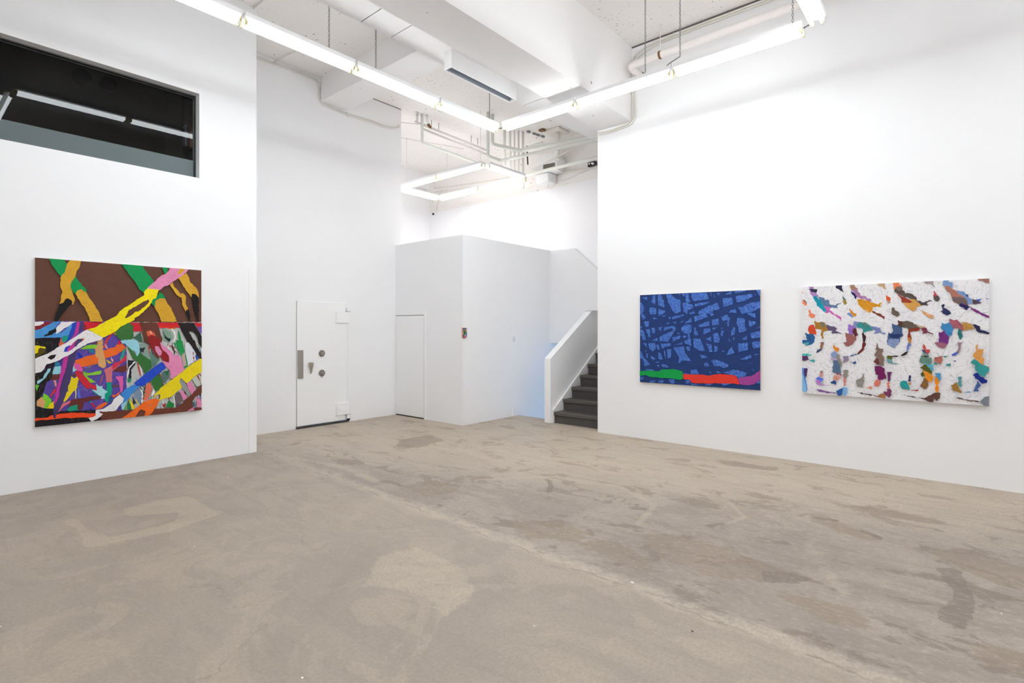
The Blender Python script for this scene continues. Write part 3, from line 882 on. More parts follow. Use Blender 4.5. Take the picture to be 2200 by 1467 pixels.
# boxed-in corner with the small door, and the long low wall that runs to the stairs
ZB = 3.09
bwall('wall_corner', (6.04, 6.2, 0, 6.16, YV, ZB), (6.16, 6.2, 0, 8.41, 6.32, ZB), (8.41, 6.2, -2.6, 9.3, 6.32, 1.29),
      (6.16, 6.2, -2.6, 8.41, 6.32, 0))
# upper end wall over the passage, its top falls away beside the stairs
wall('wall_over_passage', [(6.2, 1.29), (6.2, 3.085), (5.648, 3.085), (5.10, 2.61), (5.10, 1.9), (5.386, 1.9), (5.386, 1.29)], 'x', 8.41, 8.53)
bwall('ceiling_passage', (8.53, 5.386, 1.29, 9.3, 6.2, 1.45))
# upstairs
bwall('floor_upstairs', (6.16, 6.32, 2.1, 9.3, 10.8, 2.23), (8.53, 5.386, 2.1, 9.3, 6.32, 2.23))
bwall('wall_upstairs_left', (6.05, YV + .2, 0, 6.173, 10.8, H))
bwall('wall_upstairs_back', (6.05, 10.8, 0, 9.45, 10.95, H))
bwall('wall_upstairs_right', (9.3, 4.1, -2.6, 9.45, 10.8, 4.60))
bwall('wall_upstairs_right_top', (9.31, 4.1, 4.60, 9.45, 10.8, H), mat=M_ceil)
bwall('wall_stair_side', (XR + .2, 4.10, 0, 9.3, 4.255, H))
bwall('floor_downstairs', (7.45, 5.26, -2.75, 9.3, 6.2, -2.6), (7.35, 5.26, -2.6, 7.45, 6.2, -.02), mat=M_wall)
# daylight window at the foot of the lower hall
wd = MB(); wd.box(9.26, 5.45, -2.3, 9.30, 6.15, 1.15); w2 = wd.build('window_2', M_trim, **S)
MB().box(9.245, 5.50, -2.2, 9.26, 6.10, 1.05).build('window_pane', M_sky, w2)

# ------------------------------------------------------------------ overhead beams and boxed duct
b = MB(); b.prism([(-3, H), (-3, 4.60), (5.75, 4.60), (6.35, 4.555), (XR, 4.55), (XR, H)], 'y', 3.685, 4.235)
b.box(XR, 3.685, 4.55, XR + .2, 4.235, H)
recalc(b.build('ceiling_beam', M_beam, label='deep white painted concrete beam crossing the ceiling to the right wall', cat='beam'))
b = MB().box(4.55, 5.05, 5.235, 5.04, YV, H)
b.build('ceiling_beam', M_beam, label='shallow cream cross beam meeting the wall above the vault door', cat='beam')
du = empty('boxed_duct', (-3, 4.64, 4.9), label='long boxed white duct under the ceiling along the far side of the deep beam', cat='duct')
for x0, x1 in ((-3, 3.352), (3.360, 3.752), (3.760, 6.172), (6.186, 8.3)):
    MB().bev(x0 + 3, -.40, 0, x1 + 3, .40, .40, .003).build('duct_section', M_beam, du)
for x in (3.356, 3.756, 6.179): MB().box(x + 2.999, -.39, .004, x + 3.001, .39, .35).build('joint_strip', M_gap, du)
# empty light trough under the duct
tr = empty('empty_light_trough', (4.38, 4.69, 4.9), label='unlit white box trough with grey inside fixed under the duct', cat='light fixture')
b = MB(); L = 1.21; d = .125; h = .215
b.box(0, 0, -h, L, .008, 0); b.box(0, d - .008, -h, L, d, 0); b.box(0, .008, -h, .01, d - .008, 0); b.box(L - .01, .008, -h, L, d - .008, 0); b.box(.01, .008, -.01, L - .01, d - .008, 0)
b.build('trough_body', M_trim, tr)
b = MB(); b.quad([(.02, .012, -h + .01), (L - .02, .012, -h + .01), (L - .02, d * .5, -.05), (.02, d * .5, -.05)]); b.quad([(.02, d * .5, -.05), (L - .02, d * .5, -.05), (L - .02, d - .012, -h + .01), (.02, d - .012, -h + .01)])
b.build('reflector', M_trough, tr)

# ------------------------------------------------------------------ high window in the left wall
win = empty('window_1', (WX0, YL, WZ0), **S)
W, Hh = WX1 - WX0, WZ1 - WZ0
def glass_mat():
    m = bpy.data.materials.new('reflecting_window_glass'); m.use_nodes = True; n = m.node_tree.nodes; l = m.node_tree.links
    n.remove(n['Principled BSDF']); a = n.new('ShaderNodeBsdfTransparent'); g = n.new('ShaderNodeBsdfGlossy'); x = n.new('ShaderNodeMixShader')
    fr = n.new('ShaderNodeFresnel'); fr.inputs[0].default_value = 1.36; g.inputs['Roughness'].default_value = 0.0
    a.inputs[0].default_value = (.80, .82, .82, 1)
    l.new(fr.outputs[0], x.inputs[0]); l.new(a.outputs[0], x.inputs[1]); l.new(g.outputs[0], x.inputs[2]); l.new(x.outputs[0], n['Material Output'].inputs[0]); return m
M_glass = glass_mat()
M_office = plain('unlit_office_dark', '#47453f', .8)  # darkness of the unlit room is put into this wall colour
M_slate = plain('slate_blue_screen', '#8b979b', .5)
b = MB(); b.box(0, .098, 0, W, .13, .02); b.box(0, .098, Hh - .012, W, .13, Hh); b.box(W - .012, .098, .02, W, .13, Hh - .012); b.box(0, .09, .02, .02, .13, Hh - .03)
b.build('window_frame', plain('dark_grey_window_seal', '#4b4b4c', .5), win)
b = MB(); b.box(W, -.004, 0, W + .03, 0, Hh + .03); b.box(0, -.004, Hh, W, 0, Hh + .03)
b.build('window_casing', M_trim, win)
b = MB(); b.quad([(0.02, .10, .02), (W - .012, .10, .02), (W - .012, .10, Hh - .012), (0.02, .10, Hh - .012)])
b.build('window_glass', M_glass, win)
MB().box(.02, .115, .02, W - .022, .125, .222).build('privacy_panel', M_slate, win)
# the unlit office behind the glass
bwall('wall_office', (-1.4, 9.6, 2.5, 3.0, 9.7, 5.5), (-1.5, 7.08, 2.5, -1.4, 9.7, 5.5), (2.84, 7.08, 2.5, 2.85, 9.7, 5.5), mat=M_office)
bwall('ceiling_office', (-1.4, 7.08, 5.4, 2.84, 9.6, 5.5), mat=M_office)
bwall('floor_office', (-1.4, 7.08, 2.5, 2.84, 9.6, 2.6), mat=M_office)
for i, (x, s_) in enumerate(((1.80, .11), (2.10, .10))):
    o = MB().lathe((0, 0, 0), (0, -1, 0), [(0, s_), (.06, s_), (.06, s_ * .86), (.02, s_ * .8), (.02, 0)], 28)
    o = recalc(o.build('round_wall_vent', plain('vent_black_%d' % i, '#141312', .6), loc=(x, 9.6, 5.14), cat='vent', group='round vents in the dark office',
            label=('left' if i == 0 else 'right') + ' of the two round black vents behind the dark window'))
sh = empty('office_shelf', (2.66, 8.3, 2.6), label='dark bookshelf standing at the right end of the unlit office', cat='shelf')
M_shelf = plain('shelf_wood', '#2e2a26', .6)
MB().box(0, .25, 0, .17, .27, 2.2).build('back_board', M_shelf, sh)
for x in (0, .16): MB().box(x, 0, 0, x + .012, .25, 2.2).build('side_board', M_shelf, sh)
for z in (1.18, 1.51, 2.18): MB().box(.012, 0, z - .02, .16, .25, z).build('shelf_board', M_shelf, sh)
cols = [('#3a4a78', 'navy'), ('#b9b9bc', 'pale grey'), ('#8f9096', 'slate grey'), ('#a04a40', 'dull red'), ('#c8a898', 'cream')]
x = 2.676
for i, (c, n_) in enumerate(cols):
    w_ = (.028, .016, .02, .018, .03)[i]
    MB().bev(0, 0, 0, w_, .2, (.24, .30, .29, .31, .28)[i], .002).build('binder', plain('binder_%d' % i, c, .6), loc=(x, 8.31, 4.111), cat='binder', group='binders on the office shelf',
        label='%s binder upright on the dark office shelf behind the window' % n_)
    x += w_ + .003
for i, (xx, cc, n_) in enumerate(((2.715, '#c8c01c', 'bright yellow'), (2.785, '#9c9418', 'dull yellow'))):
    MB().lathe((0, 0, 0), (0, 0, 1), [(0, .012), (.01, .03), (.05, .034), (.075, .022), (.10, .008), (.16, .006), (.162, 0)], 16).build('ornament', plain('yellow_%d' % i, cc, .5), loc=(xx, 8.36, 3.781),
        cat='ornament', label='%s rounded ornament on the lower office shelf' % n_)

# ------------------------------------------------------------------ vault door in the far wall
dr = empty('door_1', (4.15, YV, 0), **S)
def dbox(nm, x0, z0, x1, z1, t, mat, r=.004, y0=0):
    return MB().bev(x0 - 4.15, -t, z0, x1 - 4.15, -y0, z1, r).build(nm, mat, dr)
dbox('door_leaf', 4.152, .035, 5.005, 2.0, .016, M_trim)
dbox('threshold_strip', 4.14, .0, 5.03, .03, .035, M_dark, .003)
MB().box(-.006, -.002, 0, .001, .0, 2.0).build('door_gap', plain('soft_grey_gap', '#a5a19d', .8), dr)
b = MB(); b.box(.905, -.012, .35, .935, 0, 1.62); b.build('door_jamb', M_trim, dr)
hd = dbox('push_plate', 4.158, .79, 4.245, 1.228, .04, M_steel, .004, .016)
b = MB(); P = [(4.335 - 4.15, 1.032), (4.402 - 4.15, 1.026), (4.398 - 4.15, .98), (4.362 - 4.15, .85), (4.355 - 4.15, .85), (4.345 - 4.15, .985), (4.335 - 4.15, .99)]
b.prism(P, 'y', -.065, -.045); b.box(.195, -.046, .99, .225, -.016, 1.02); recalc(b.build('lever_handle', plain('bronzed_lever', '#a79c8c', .35, .6), dr))
for z in (1.166, .849):
    b = MB().lathe((4.568 - 4.15, -.016, z), (0, -1, 0), [(0, .055), (.008, .055), (.014, .048), (.014, .038), (.022, .034), (.022, .020), (.045, .017), (.047, .006), (.047, 0)], 28)
    dl = recalc(b.build('combination_dial', M_steel, dr))
    recalc(MB().lathe((4.568 - 4.15, -.030, z), (0, -1, 0), [(0, .044), (.003, .041), (.0035, .037), (0.001, .036)], 28).build('dial_ring', plain('dark_dial_face_%d' % int(z * 100), '#5a4f44', .4, .5), dl))
b = MB(); b.prism([(4.556 - 4.15, .806), (4.580 - 4.15, .806), (4.574 - 4.15, .782), (4.562 - 4.15, .782)], 'y', -.03, -.016); recalc(b.build('dial_pointer', M_steel, dr))
for z0, z1, kz in ((1.66, 1.852, 1.86), (.128, .330, .062)):
    hg = dbox('hinge_plate', 4.822, z0, 5.06, z1, .045, M_trim, .005)
    up = z0 > 1
    MB().box(.84, -.047, z0 - .004 if not up else z1, .93, -.02, z0 if not up else z1 + .004).build('hinge_gap', plain('hinge_gap_%d' % int(z0 * 100), '#6e6a66', .8), hg)
    recalc(MB().lathe((.895, -.035, kz if not up else z1 + .005), (0, 0, 1), [(0, 0), (0, .03), (.064, .03), (.064, 0)], 18).build('hinge_pin', M_trim, hg))
    if not up: recalc(MB().lathe((.895, -.035, .005), (0, 0, 1), [(0, .006), (.03, .024), (.055, .03), (.056, 0)], 12).build('hinge_bearing', M_gap, hg))

# ------------------------------------------------------------------ small flush door in the boxed corner
d2 = empty('door_2', (6.04, 7.145, 0), **S)
MB().bev(-.012, .008, .022, 0, .772, 1.795, .002).build('door_leaf', M_trim, d2)
b = MB(); b.box(-.004, 0, 0, .0, .008, 1.80); b.box(-.004, 0, 1.796, .0, .78, 1.806); b.box(-.004, .772, 0, 0, .776, 1.8)
b.build('door_gap', plain('grey_door_gap', '#8a8784', .8), d2)
MB().box(-.010, 0, 0, .0, .778, .018).build('threshold_gap', M_gap, d2)
b = MB(); b.box(-.014, -.04, 0, 0, -.002, 1.84); b.box(-.014, -.002, 1.808, 0, .80, 1.84); b.build('door_casing', M_trim, d2)
for z in (1.56, .16): MB().bev(-.02, .776, z, -.004, .80, z + .05, .003).build('hinge', M_trim, d2)
MB().bev(-.03, .01, .13, -.012, .045, .15, .003).build('door_catch', M_trim, d2)

# thin boxed edge at the end of the left wall
b = MB(); b.box(2.955, YL - .006, 0, 3.05, YL, 2.30); b.build('trim_1', M_trim, **S)
b = MB(); b.box(7.262, 6.188, 0, 7.278, 6.2, .135); b.build('trim_2', M_trim, **S)

# ------------------------------------------------------------------ stairs
st = empty('staircase', (7.19, 4.26, 0), label='dark grey covered stairs rising behind the white sloping side wall', cat='stairs')
RUN, RISE, NST = .2595, .1862, 8
for i in range(NST):
    x = i * RUN; z = (i + 1) * RISE
    MB().box(x + .022, 0, z - RISE, x + .04, .98, z - .03).build('riser', M_step, st)
    b = MB(); b.prism([(x - .004, z - .05), (x + .03, z - .06), (x + .03, z - .03), (x + RUN + .03, z - .03), (x + RUN + .03, z), (x + .012, z), (x - .002, z - .008)], 'y', 0, .98)
    recalc(b.build('tread', M_nose, st))
sk = MB(); sk.prism([(-.03, 0), (.04, 0), (2.1, 1.49), (2.1, 1.73), (.0, .22), (-.03, .215)], 'y', .965, .995); recalc(sk.build('skirting', M_trim, st))
wall('wall_stair_rail', [(7.15, -2.6), (7.15, 1.065), (9.3, 1.065 + 2.15 * .648), (9.3, -2.6)], 'y', 5.262, 5.386, M_trim)

# ------------------------------------------------------------------ little plates on the walls
MB().bev(7.285, 6.193, 1.33, 7.345, 6.2, 1.42, .003).build('blank_wall_plate', plain('plate_white_a', '#e3e2e2', .5), cat='wall plate', label='small white blank plate on the long low wall right of the tiny painting')
MB().bev(3.80, YV - .006, 1.22, 3.88, YV, 1.34, .003).build('blank_wall_plate', M_trim, cat='wall plate', label='small white blank plate on the wall left of the vault door')

# ------------------------------------------------------------------ fluorescent lights
def fixture(a, bb, axis, where, grp, tube=M_tube, z=ZL, wide=.14):
    """a, bb: run from-to along the axis; where: other coordinate"""
    L = abs(bb - a); mid = (a + bb) / 2
    loc = (mid, where[0], z) if axis == 'x' else (where[0], mid, z)
    e = empty('fluorescent_light', loc, 0 if axis == 'x' else math.pi / 2, label=where[1], cat='ceiling light', group=grp)
    h = L / 2 - .006
    m = MB(); m.prism([(-wide / 2, .045), (-wide / 2 + .012, .026), (wide / 2 - .012, .026), (wide / 2, .045), (wide / 2, .085), (-wide / 2, .085)], 'x', -h, h)
    recalc(m.build('channel', M_chan, e))
    for y in (-.042, .042):
        MB().tube([(-h + .022, y, 0), (h - .022, y, 0)], .019, 10).build('tube', tube, e)
        for s_ in (-1, 1):
            m = MB(); m.tube([(s_ * (h - .022), y, 0), (s_ * (h - .010), y, 0)], .0195, 10)
            m.prism([(y - .012, -.026), (y + .012, -.026), (y + .018, .0), (y + .012, .032), (y - .012, .032), (y - .018, 0)], 'x', min(s_ * (h - .010), s_ * h), max(s_ * (h - .010), s_ * h))
            recalc(m.build('lampholder', M_hold, e))
    return e
G1 = 'lights of the big hanging rectangle'
YA, XA, YN, XN = 5.165, 5.745, 1.07, .95
nm = ['first', 'second', 'third', 'fourth']
for i, (a, c) in enumerate(((5.70, 4.58), (4.56, 3.36), (3.34, 2.16), (2.14, 1.0))):
    fixture(a, c, 'x', (YA, '%s hanging tube light of the far run counted from the corner' % nm[i]), G1)
for i, (a, c) in enumerate(((5.04, 3.82), (3.79, 2.53), (2.50, 1.20))):
    fixture(a, c, 'y', (XA, '%s hanging tube light of the right run counted from the far corner' % nm[i]), G1)
for i, (a, c) in enumerate(((5.66, 4.46), (4.44, 3.24), (3.22, 2.02))):
    fixture(a, c, 'x', (YN, 'hanging tube light at the top right edge, %s along the nearest run' % nm[i]), G1)
for i, (a, c) in enumerate(((5.04, 3.80), (3.78, 2.54), (2.52, 1.28))):
    fixture(a, c, 'y', (XN, '%s hanging tube light of the near left run, seen only mirrored in the dark window' % nm[i]), G1)
G2 = 'lights of the upstairs rectangle'
ZU = 4.57
for i, (a, c) in enumerate(((9.32, 8.06), (8.04, 6.80))):
    fixture(a, c, 'y', (7.16, '%s tube light on the left long side of the upstairs rectangle' % ('far', 'near')[i]), G2, M_tube2, ZU)
    fixture(a, c, 'y', (8.36, '%s tube light on the right long side of the upstairs rectangle' % ('far', 'near')[i]), G2, M_tube2, ZU)
fixture(7.24, 8.28, 'x', (6.78, 'tube light closing the near end of the upstairs rectangle'), G2, M_tube2, ZU)
fixture(7.24, 8.28, 'x', (9.36, 'tube light closing the far end of the upstairs rectangle'), G2, M_tube2, ZU)

for i, (a, c) in enumerate(((5.66, 4.46), (4.44, 3.24), (3.22, 2.02), (2.0, .8))):  # rear lamps added out of view to even out the room brightness
    fixture(a, c, 'x', (.05, 'added unseen fill tube light, middle rear run, %s from the right wall' % nm[i]), 'added fill lights behind the camera')
    fixture(a, c, 'x', (-2.45, 'added unseen fill tube light by the wall behind, %s from the right wall' % nm[i]), 'added fill lights behind the camera')
for i, (a, c) in enumerate(((5.04, 3.80), (3.78, 2.54), (2.52, 1.28))):  # run added out of view as extra fill for the walls
    fixture(a, c, 'y', (-1.1, 'added unseen fill tube light over the near left, %s from the window wall' % nm[i]), 'added fill lights at the near left')
# dark wire links at the corners of the hanging rectangle
for p, q, lb in (((5.70, YA, ZL + .03), (XA, 5.04, ZL + .03), 'short dark wire joining the two tube runs at the far corner'),
                 ((XA, 1.20, ZL + .04), (5.66, YN, ZL + .05), 'short dark wire joining the tube runs at the top right corner')):
    MB().tube([p, tuple((a + c) / 2 - (.012 if k == 2 else 0) for k, (a, c) in enumerate(zip(p, q))), q], .007, 6).build('corner_wire', plain('dark_wire', '#5a585c', .5), cat='wire', label=lb)

# chains
def chain(x, y, z0, z1, lb, grp, w=.011, ll=.034):
    m = MB(); n = int((z1 - z0) / (ll * .78)); st_ = (z1 - z0) / n
    for i in range(n):
        zc = z0 + (i + .5) * st_; pts = []
        for k in range(8):
            t = 2 * math.pi * k / 8; u = math.cos(t) * w * .75; v = math.sin(t) * st_ * .62
            pts.append((x + u, y, zc + v) if i % 2 else (x, y + u, zc + v))
        m.tube(pts, .0026, 5, closed=True)
    return m.build('hanging_chain', M_chain, cat='chain', label=lb, group=grp)
CT = ZL + .085
chain(3.055, YA, CT, H, 'left of the two chains holding the far light run', 'chains of the far light run')
chain(3.645, YA, CT, H, 'right of the two chains holding the far light run', 'chains of the far light run')
chain(5.56, YA, CT, H, 'thin chain above the far corner end of the far light run', 'chains of the far light run', .007)
chain(XA, 2.86, CT, H, 'left chain of the right light run, dropping to its middle fixture', 'chains of the right light run')
chain(XA, 2.44, CT + .09, H, 'chain ending in the small wire hook above the joint of the right light run', 'chains of the right light run')
chain(XA, 1.30, CT, H, 'chain beside the top right corner of the light runs', 'chains of the right light run')
hk = MB(); hk.tube([(XA, 2.44, CT + .09), (XA, 2.56, CT + .055), (XA, 2.60, CT + .035)], .006, 6); hk.tube([(XA, 2.545, CT + .055), (XA, 2.545, CT)], .003, 6)
hk.build('wire_hook', M_chain, cat='hook', label='small grey wire hook between the chain and the right light run joint')
for i, (x, y) in enumerate(((7.16, 9.25), (7.16, 9.05), (7.16, 6.88), (8.36, 6.95), (8.36, 9.1))):
    MB().tube([(x, y, ZU + .085), (x, y, H)], .0045, 6).build('hanging_rod', M_pipe2, cat='rod', group='thin rods holding the upstairs lights',
        label='thin rod of the upstairs lights at the ' + ('far left corner', 'far left side', 'near left corner', 'near right corner', 'far right corner')[i])

# ------------------------------------------------------------------ pipes and cables
def pipe(nm, pts, r, lb, mat=M_pipe, cat='pipe', grp=None, rad=.08, n=12):
    return MB().bend(pts, r, rad, n).build(nm, mat, cat=cat, label=lb, group=grp)
lag = empty('lagged_pipe', (6.68, 3.57, 5.2), label='pale lagged pipe along the right wall ceiling with an elbow into the wall', cat='pipe')
MB().bend([(0, -7, .05), (0, 0, 0), (.29, -.03, -.045)], .048, .10, 14).build('pipe_run', M_pipe2, lag)
MB().lathe((.285, -.03, -.045), (1, 0, -.1), [(0, .049), (0, .060), (.012, .060), (.012, .049)], 20).build('pipe_hole_ring', M_gap, lag)  # black ring stands in for the dark hole round the pipe
MB().tube([(0, -.46, .05), (0, -.46, .42)], .005, 6).build('hanger_rod', M_pipe2, lag)
recalc(MB().lathe((0, -.475, .0035), (0, 1, 0), [(0, .049), (0, .053), (.03, .053), (.03, .049)], 16).build('hanger_clamp', M_rust, lag))
cw = [(3.07, 5.57), (3.55, 5.57), (3.79, 5.575), (4.16, 5.59), (4.44, 5.58), (4.52, 5.55), (4.535, 5.44), (4.52, 5.32), (4.57, 5.235), (4.76, 5.21), (5.02, 5.195), (5.53, 5.215), (5.78, 5.195), (6.0, 5.24), (6.13, 5.31)]
for k, (dz, lb) in enumerate(((0, 'upper of the two white cables along the top of the vault door wall'), (-.035, 'lower of the two white cables along the top of the vault door wall'))):
    pts = [(x, YV - .012, z + dz) for x, z in cw]
    if k == 0: pts += [(6.2, 8.0, 5.36), (6.3, 8.15, 5.46), (6.6, 8.0, 5.48)]
    MB().bend(pts, .009, .05, 7).build('wall_cable', M_cable, cat='cable', label=lb, group='cables over the vault door wall')
for x, z in ((3.12, 5.555), (4.10, 5.57), (5.05, 5.18), (4.53, 5.50)):
    MB().bev(x - .015, YV - .026, z - .04, x + .015, YV, z + .025, .003).build('cable_clip', M_cable, cat='clip', group='cable clips over the vault door wall',
        label='white cable clip over the vault door wall, ' + {3.12: 'leftmost', 4.10: 'second from the left', 4.53: 'where the cable turns down', 5.05: 'under the cross beam'}[x])
pipe('branch_cable', [(3.78, YV - .015, 5.57), (3.84, 7.7, 5.607), (3.9, 7.3, 5.61)], .008, 'short white cable branching onto the ceiling above the left wall cables', M_cable, 'cable')
MB().tube([(3.05, 5.35, 5.609), (3.02, 6.4, 5.609), (3.0, 7.3, 5.609)], .008, 6).build('ceiling_joint_tube', M_cable, cat='conduit', label='thin tube drawn for the ceiling joint above the far light run')  # thin tube added to draw a joint line in the ceiling
MB().box(5.20, YV - .003, 5.606, 6.17, YV, 5.62).build('trim_3', plain('ceiling_joint_grey', '#8a8278', .9), **S)  # dark joint line where the far wall meets the ceiling
for k, dy in enumerate((0, -.045)):
    pts = [(XR - .012, 4.25, 4.515 - k * .02), (XR - .012, 4.05, 4.50 - k * .03), (XR - .012, 3.72 + dy, 4.53 - k * .02), (XR - .012, 3.655 + dy, 4.62), (XR - .012, 3.67 + dy, 5.1), (XR - .012, 3.67 + dy, 5.42)]
    if k == 0: pts += [(XR - .012, 3.60, 5.50), (XR - .012, 3.4, 5.56), (XR - .012, 2.6, 5.575), (XR - .012, -2.9, 5.575)]
    else: pts += [(XR - .012, 3.52, 5.46), (XR - .012, 3.3, 5.53), (XR - .012, 2.7, 5.545), (XR - .012, -2.9, 5.55)]
    MB().bend(pts, .013, .10, 8).build('wall_conduit', M_cable, cat='conduit', group='conduits round the beam on the right wall',
        label=('upper' if k == 0 else 'lower') + ' white conduit bending round the beam end on the right wall')
b = MB(); b.box(XR - .006, -3, 5.600, XR, 3.68, 5.62); b.build('trim_4', plain('dark_ceiling_joint', '#6b6360', .9), **S)
pipe('beam_cable', [(3.2, 3.675, 5.35), (3.9, 3.675, 5.28), (4.3, 3.672, 5.26), (4.42, 3.672, 5.22)], .009, 'short loose cable on the near face of the deep beam', M_cable, 'cable')
MB().bev(4.40, 3.655, 5.17, 4.45, 3.685, 5.23, .004).build('cable_stub', M_rust, cat='junction', label='small rusty stub where the loose cable enters the deep beam')

UP = 'upstairs pipes'
pipe('drop_pipe', [(6.57, 7.84, HC), (6.57, 7.84, 5.08), (8.25, 7.92, 5.08)], .027, 'grey pipe dropping left of the vault wall end then running away upstairs', grp=UP, rad=.05)
pipe('drop_pipe', [(6.50, 7.90, HC), (6.50, 7.90, 5.46)], .022, 'short stub pipe beside the left drop pipe upstairs', grp=UP)
pipe('drop_pipe', [(6.66, 7.80, HC), (6.66, 7.80, 5.50), (6.78, 7.87, 5.46)], .022, 'short pipe with the rusty elbow right of the left drop pipe', grp=UP, rad=.04)
MB().bend([(6.70, 7.82, 5.47), (6.74, 7.84, 5.455), (6.80, 7.87, 5.445)], .026, .02, 10).build('rusty_elbow', M_rust, cat='pipe fitting', label='brown rusty elbow on the thin upstairs water pipes')
for k, dz in enumerate((0, -.09)):
    pipe('water_pipe', [(6.45 + k * .2, 7.90, 5.46 + dz), (8.5, 7.98, 5.46 + dz)], .020, ('upper' if k == 0 else 'lower') + ' thin water pipe running away under the upstairs ceiling', M_pipe2, grp=UP)
for i, x in enumerate((6.86, 7.05, 7.95, 8.15)):
    MB().tube([(x, 7.91, 5.48), (x, 7.91, HC)], .005, 6).build('pipe_hanger', M_rust, cat='hanger', group='rusty hangers of the thin water pipes', label='rusty rod hanger of the thin upstairs water pipes, %s from the left' % nm[i])
pipe('heating_pipe', [(7.31, 6.83, HC), (7.31, 6.83, 4.80), (7.67, 6.84, 4.80), (7.93, 4.4, 4.80)], .030, 'lower pale pipe crossing to the stairs after dropping beside the light corner', grp=UP, rad=.05)
pipe('heating_pipe', [(7.45, 6.85, HC), (7.45, 6.85, 5.06), (8.10, 6.66, 5.06), (8.34, 5.09, 5.06)], .036, 'upper pale pipe crossing to the stairs above its thinner neighbour', grp=UP, rad=.06)
pipe('heating_pipe', [(8.75, 7.6, 4.80), (8.70, 4.4, 4.80)], .034, 'lowest pale pipe crossing above the upstairs white wall', grp=UP)
pipe('heating_pipe', [(8.42, 7.4, 5.20), (8.30, 6.3, 5.20)], .022, 'short pale pipe end lying behind the upper crossing pipe', grp=UP)
pipe('soil_pipe', [(8.90, 6.38, HC), (8.90, 6.38, 5.02)], .055, 'thick vertical pale pipe below the boxed ceiling plate', grp=UP)
MB().bev(8.72, 6.22, 5.575, 9.1, 6.60, 5.614, .005).build('ceiling_plate', M_cable, cat='plate', label='square cream plate round the thick vertical upstairs pipe')
MB().bev(8.60, 6.52, 5.585, 8.70, 6.64, 5.614, .006).build('rusty_patch', M_rust, cat='patch', label='brown rusty block beside the square ceiling plate')
for i, (x, y, z, r) in enumerate(((8.27, 7.11, 4.7, .022), (8.35, 7.06, 4.5, .016), (8.42, 7.01, 4.62, .02), (8.50, 6.96, 4.45, .026), (8.20, 7.20, 4.9, .03))):
    pipe('riser_pipe', [(x, y, HC), (x, y, z)], r, 'thin vertical pipe in the cluster behind the upstairs pipes, %s of five' % ['first', 'second', 'third', 'fourth', 'fifth'][i], (M_pipe, M_pipe2)[i % 2], grp='cluster of thin upstairs risers')
pipe('black_pipe', [(8.95, 7.22, 5.50), (8.96, 7.20, 5.10)], .016, 'short black vertical pipe upstairs left of the thick pipe', M_black)
for i, (x, y) in enumerate(((8.50, 6.82), (8.66, 6.80), (8.78, 6.79), (8.90, 6.76))):
    MB().bev(0, 0, 0, .09, .05, .03, .006).build('ceiling_socket', M_trough, loc=(x, y, 5.585), cat='socket', group='row of small grey ceiling sockets upstairs',
        label='small grey socket in the upstairs ceiling row, %s from the left' % nm[i])
vh = empty('vent_hood', (9.10, 6.72, 4.86), .1, label='slanted white ventilation hood with dark mouth high on the upstairs end wall', cat='vent')
b = MB(); b.prism([(-.34, .0), (-.12, .36), (.22, .34), (.30, .24), (.26, .0)], 'x', -.16, .17)
b.v = [(x, -y, z) for x, y, z in b.v]; recalc(b.build('hood_body', M_trim, vh))
b = MB(); b.box(-.165, -.22, .03, -.158, .06, .14); b.build('hood_mouth', plain('hood_mouth_dark', '#77726a', .8), vh)
jb = empty('junction_box', (9.14, 6.84, 4.66), label='white box fixed on the upstairs end wall under the slanted hood', cat='electrical box')
MB().bev(-.14, -.16, .0, .16, .18, .19, .01).build('box_body', M_trim, jb)
MB().bend([(.0, -.20, .12), (.0, -.24, -.06), (.0, -.14, -.13), (.0, -.04, -.10), (.0, -.06, .01)], .010, .06, 7).build('cable_loop', M_cable, jb)
sp = empty('black_sign', (9.28, 5.78, 4.90), label='small black box with white mark upstairs beside the right wall edge', cat='box')
MB().bev(-.04, -.09, -.045, .03, .09, .045, .006).build('sign_body', M_black, sp)
b = MB(); b.prism([(-.07, -.02), (-.02, -.03), (.02, .022), (-.04, .02)], 'x', -.044, -.041); b.prism([(.03, -.012), (.07, -.006), (.06, .03), (.035, .026)], 'x', -.044, -.041); recalc(b.build('white_mark', M_trim, sp))
def sag(nm, p, q, s_, r, lb, mat=M_cable):
    P = []
    for k in range(13):
        t = k / 12; P.append((p[0] + (q[0] - p[0]) * t, p[1] + (q[1] - p[1]) * t, p[2] + (q[2] - p[2]) * t - s_ * 4 * t * (1 - t)))
    return MB().tube(P, r, 6).build(nm, mat, cat='cable', label=lb, group='loose upstairs cables')
sag('loose_cable', (8.7, 6.9, 4.88), (8.9, 5.1, 5.45), .05, .010, 'pale cable rising right from the vent hood')
sag('loose_cable', (9.26, 6.62, 4.92), (9.26, 4.6, 4.90), .10, .010, 'pale cable sagging below the black box')
sag('loose_cable', (9.22, 6.62, 4.86), (9.22, 4.6, 4.84), .05, .008, 'second pale cable under the sagging one')
sag('loose_cable', (9.28, 6.5, 4.70), (9.28, 4.6, 5.1), .02, .008, 'thin cable crossing right of the white box')
sag('loose_cable', (9.28, 10.6, 5.24), (9.28, 7.4, 5.02), .03, .010, 'long pale cable seen through the upstairs light rectangle')
sag('loose_cable', (9.26, 10.5, 5.12), (9.26, 7.6, 4.95), .03, .010, 'lower pale cable seen through the upstairs light rectangle')
sag('loose_cable', (8.3, 10.77, 4.95), (9.2, 10.77, 5.2), -.10, .012, 'cable arching at the left of the upstairs light rectangle')
sag('loose_cable', (6.3, 9.4, 5.600), (8.4, 8.6, 5.600), .0, .006, 'thin wire across the left part of the upstairs ceiling')
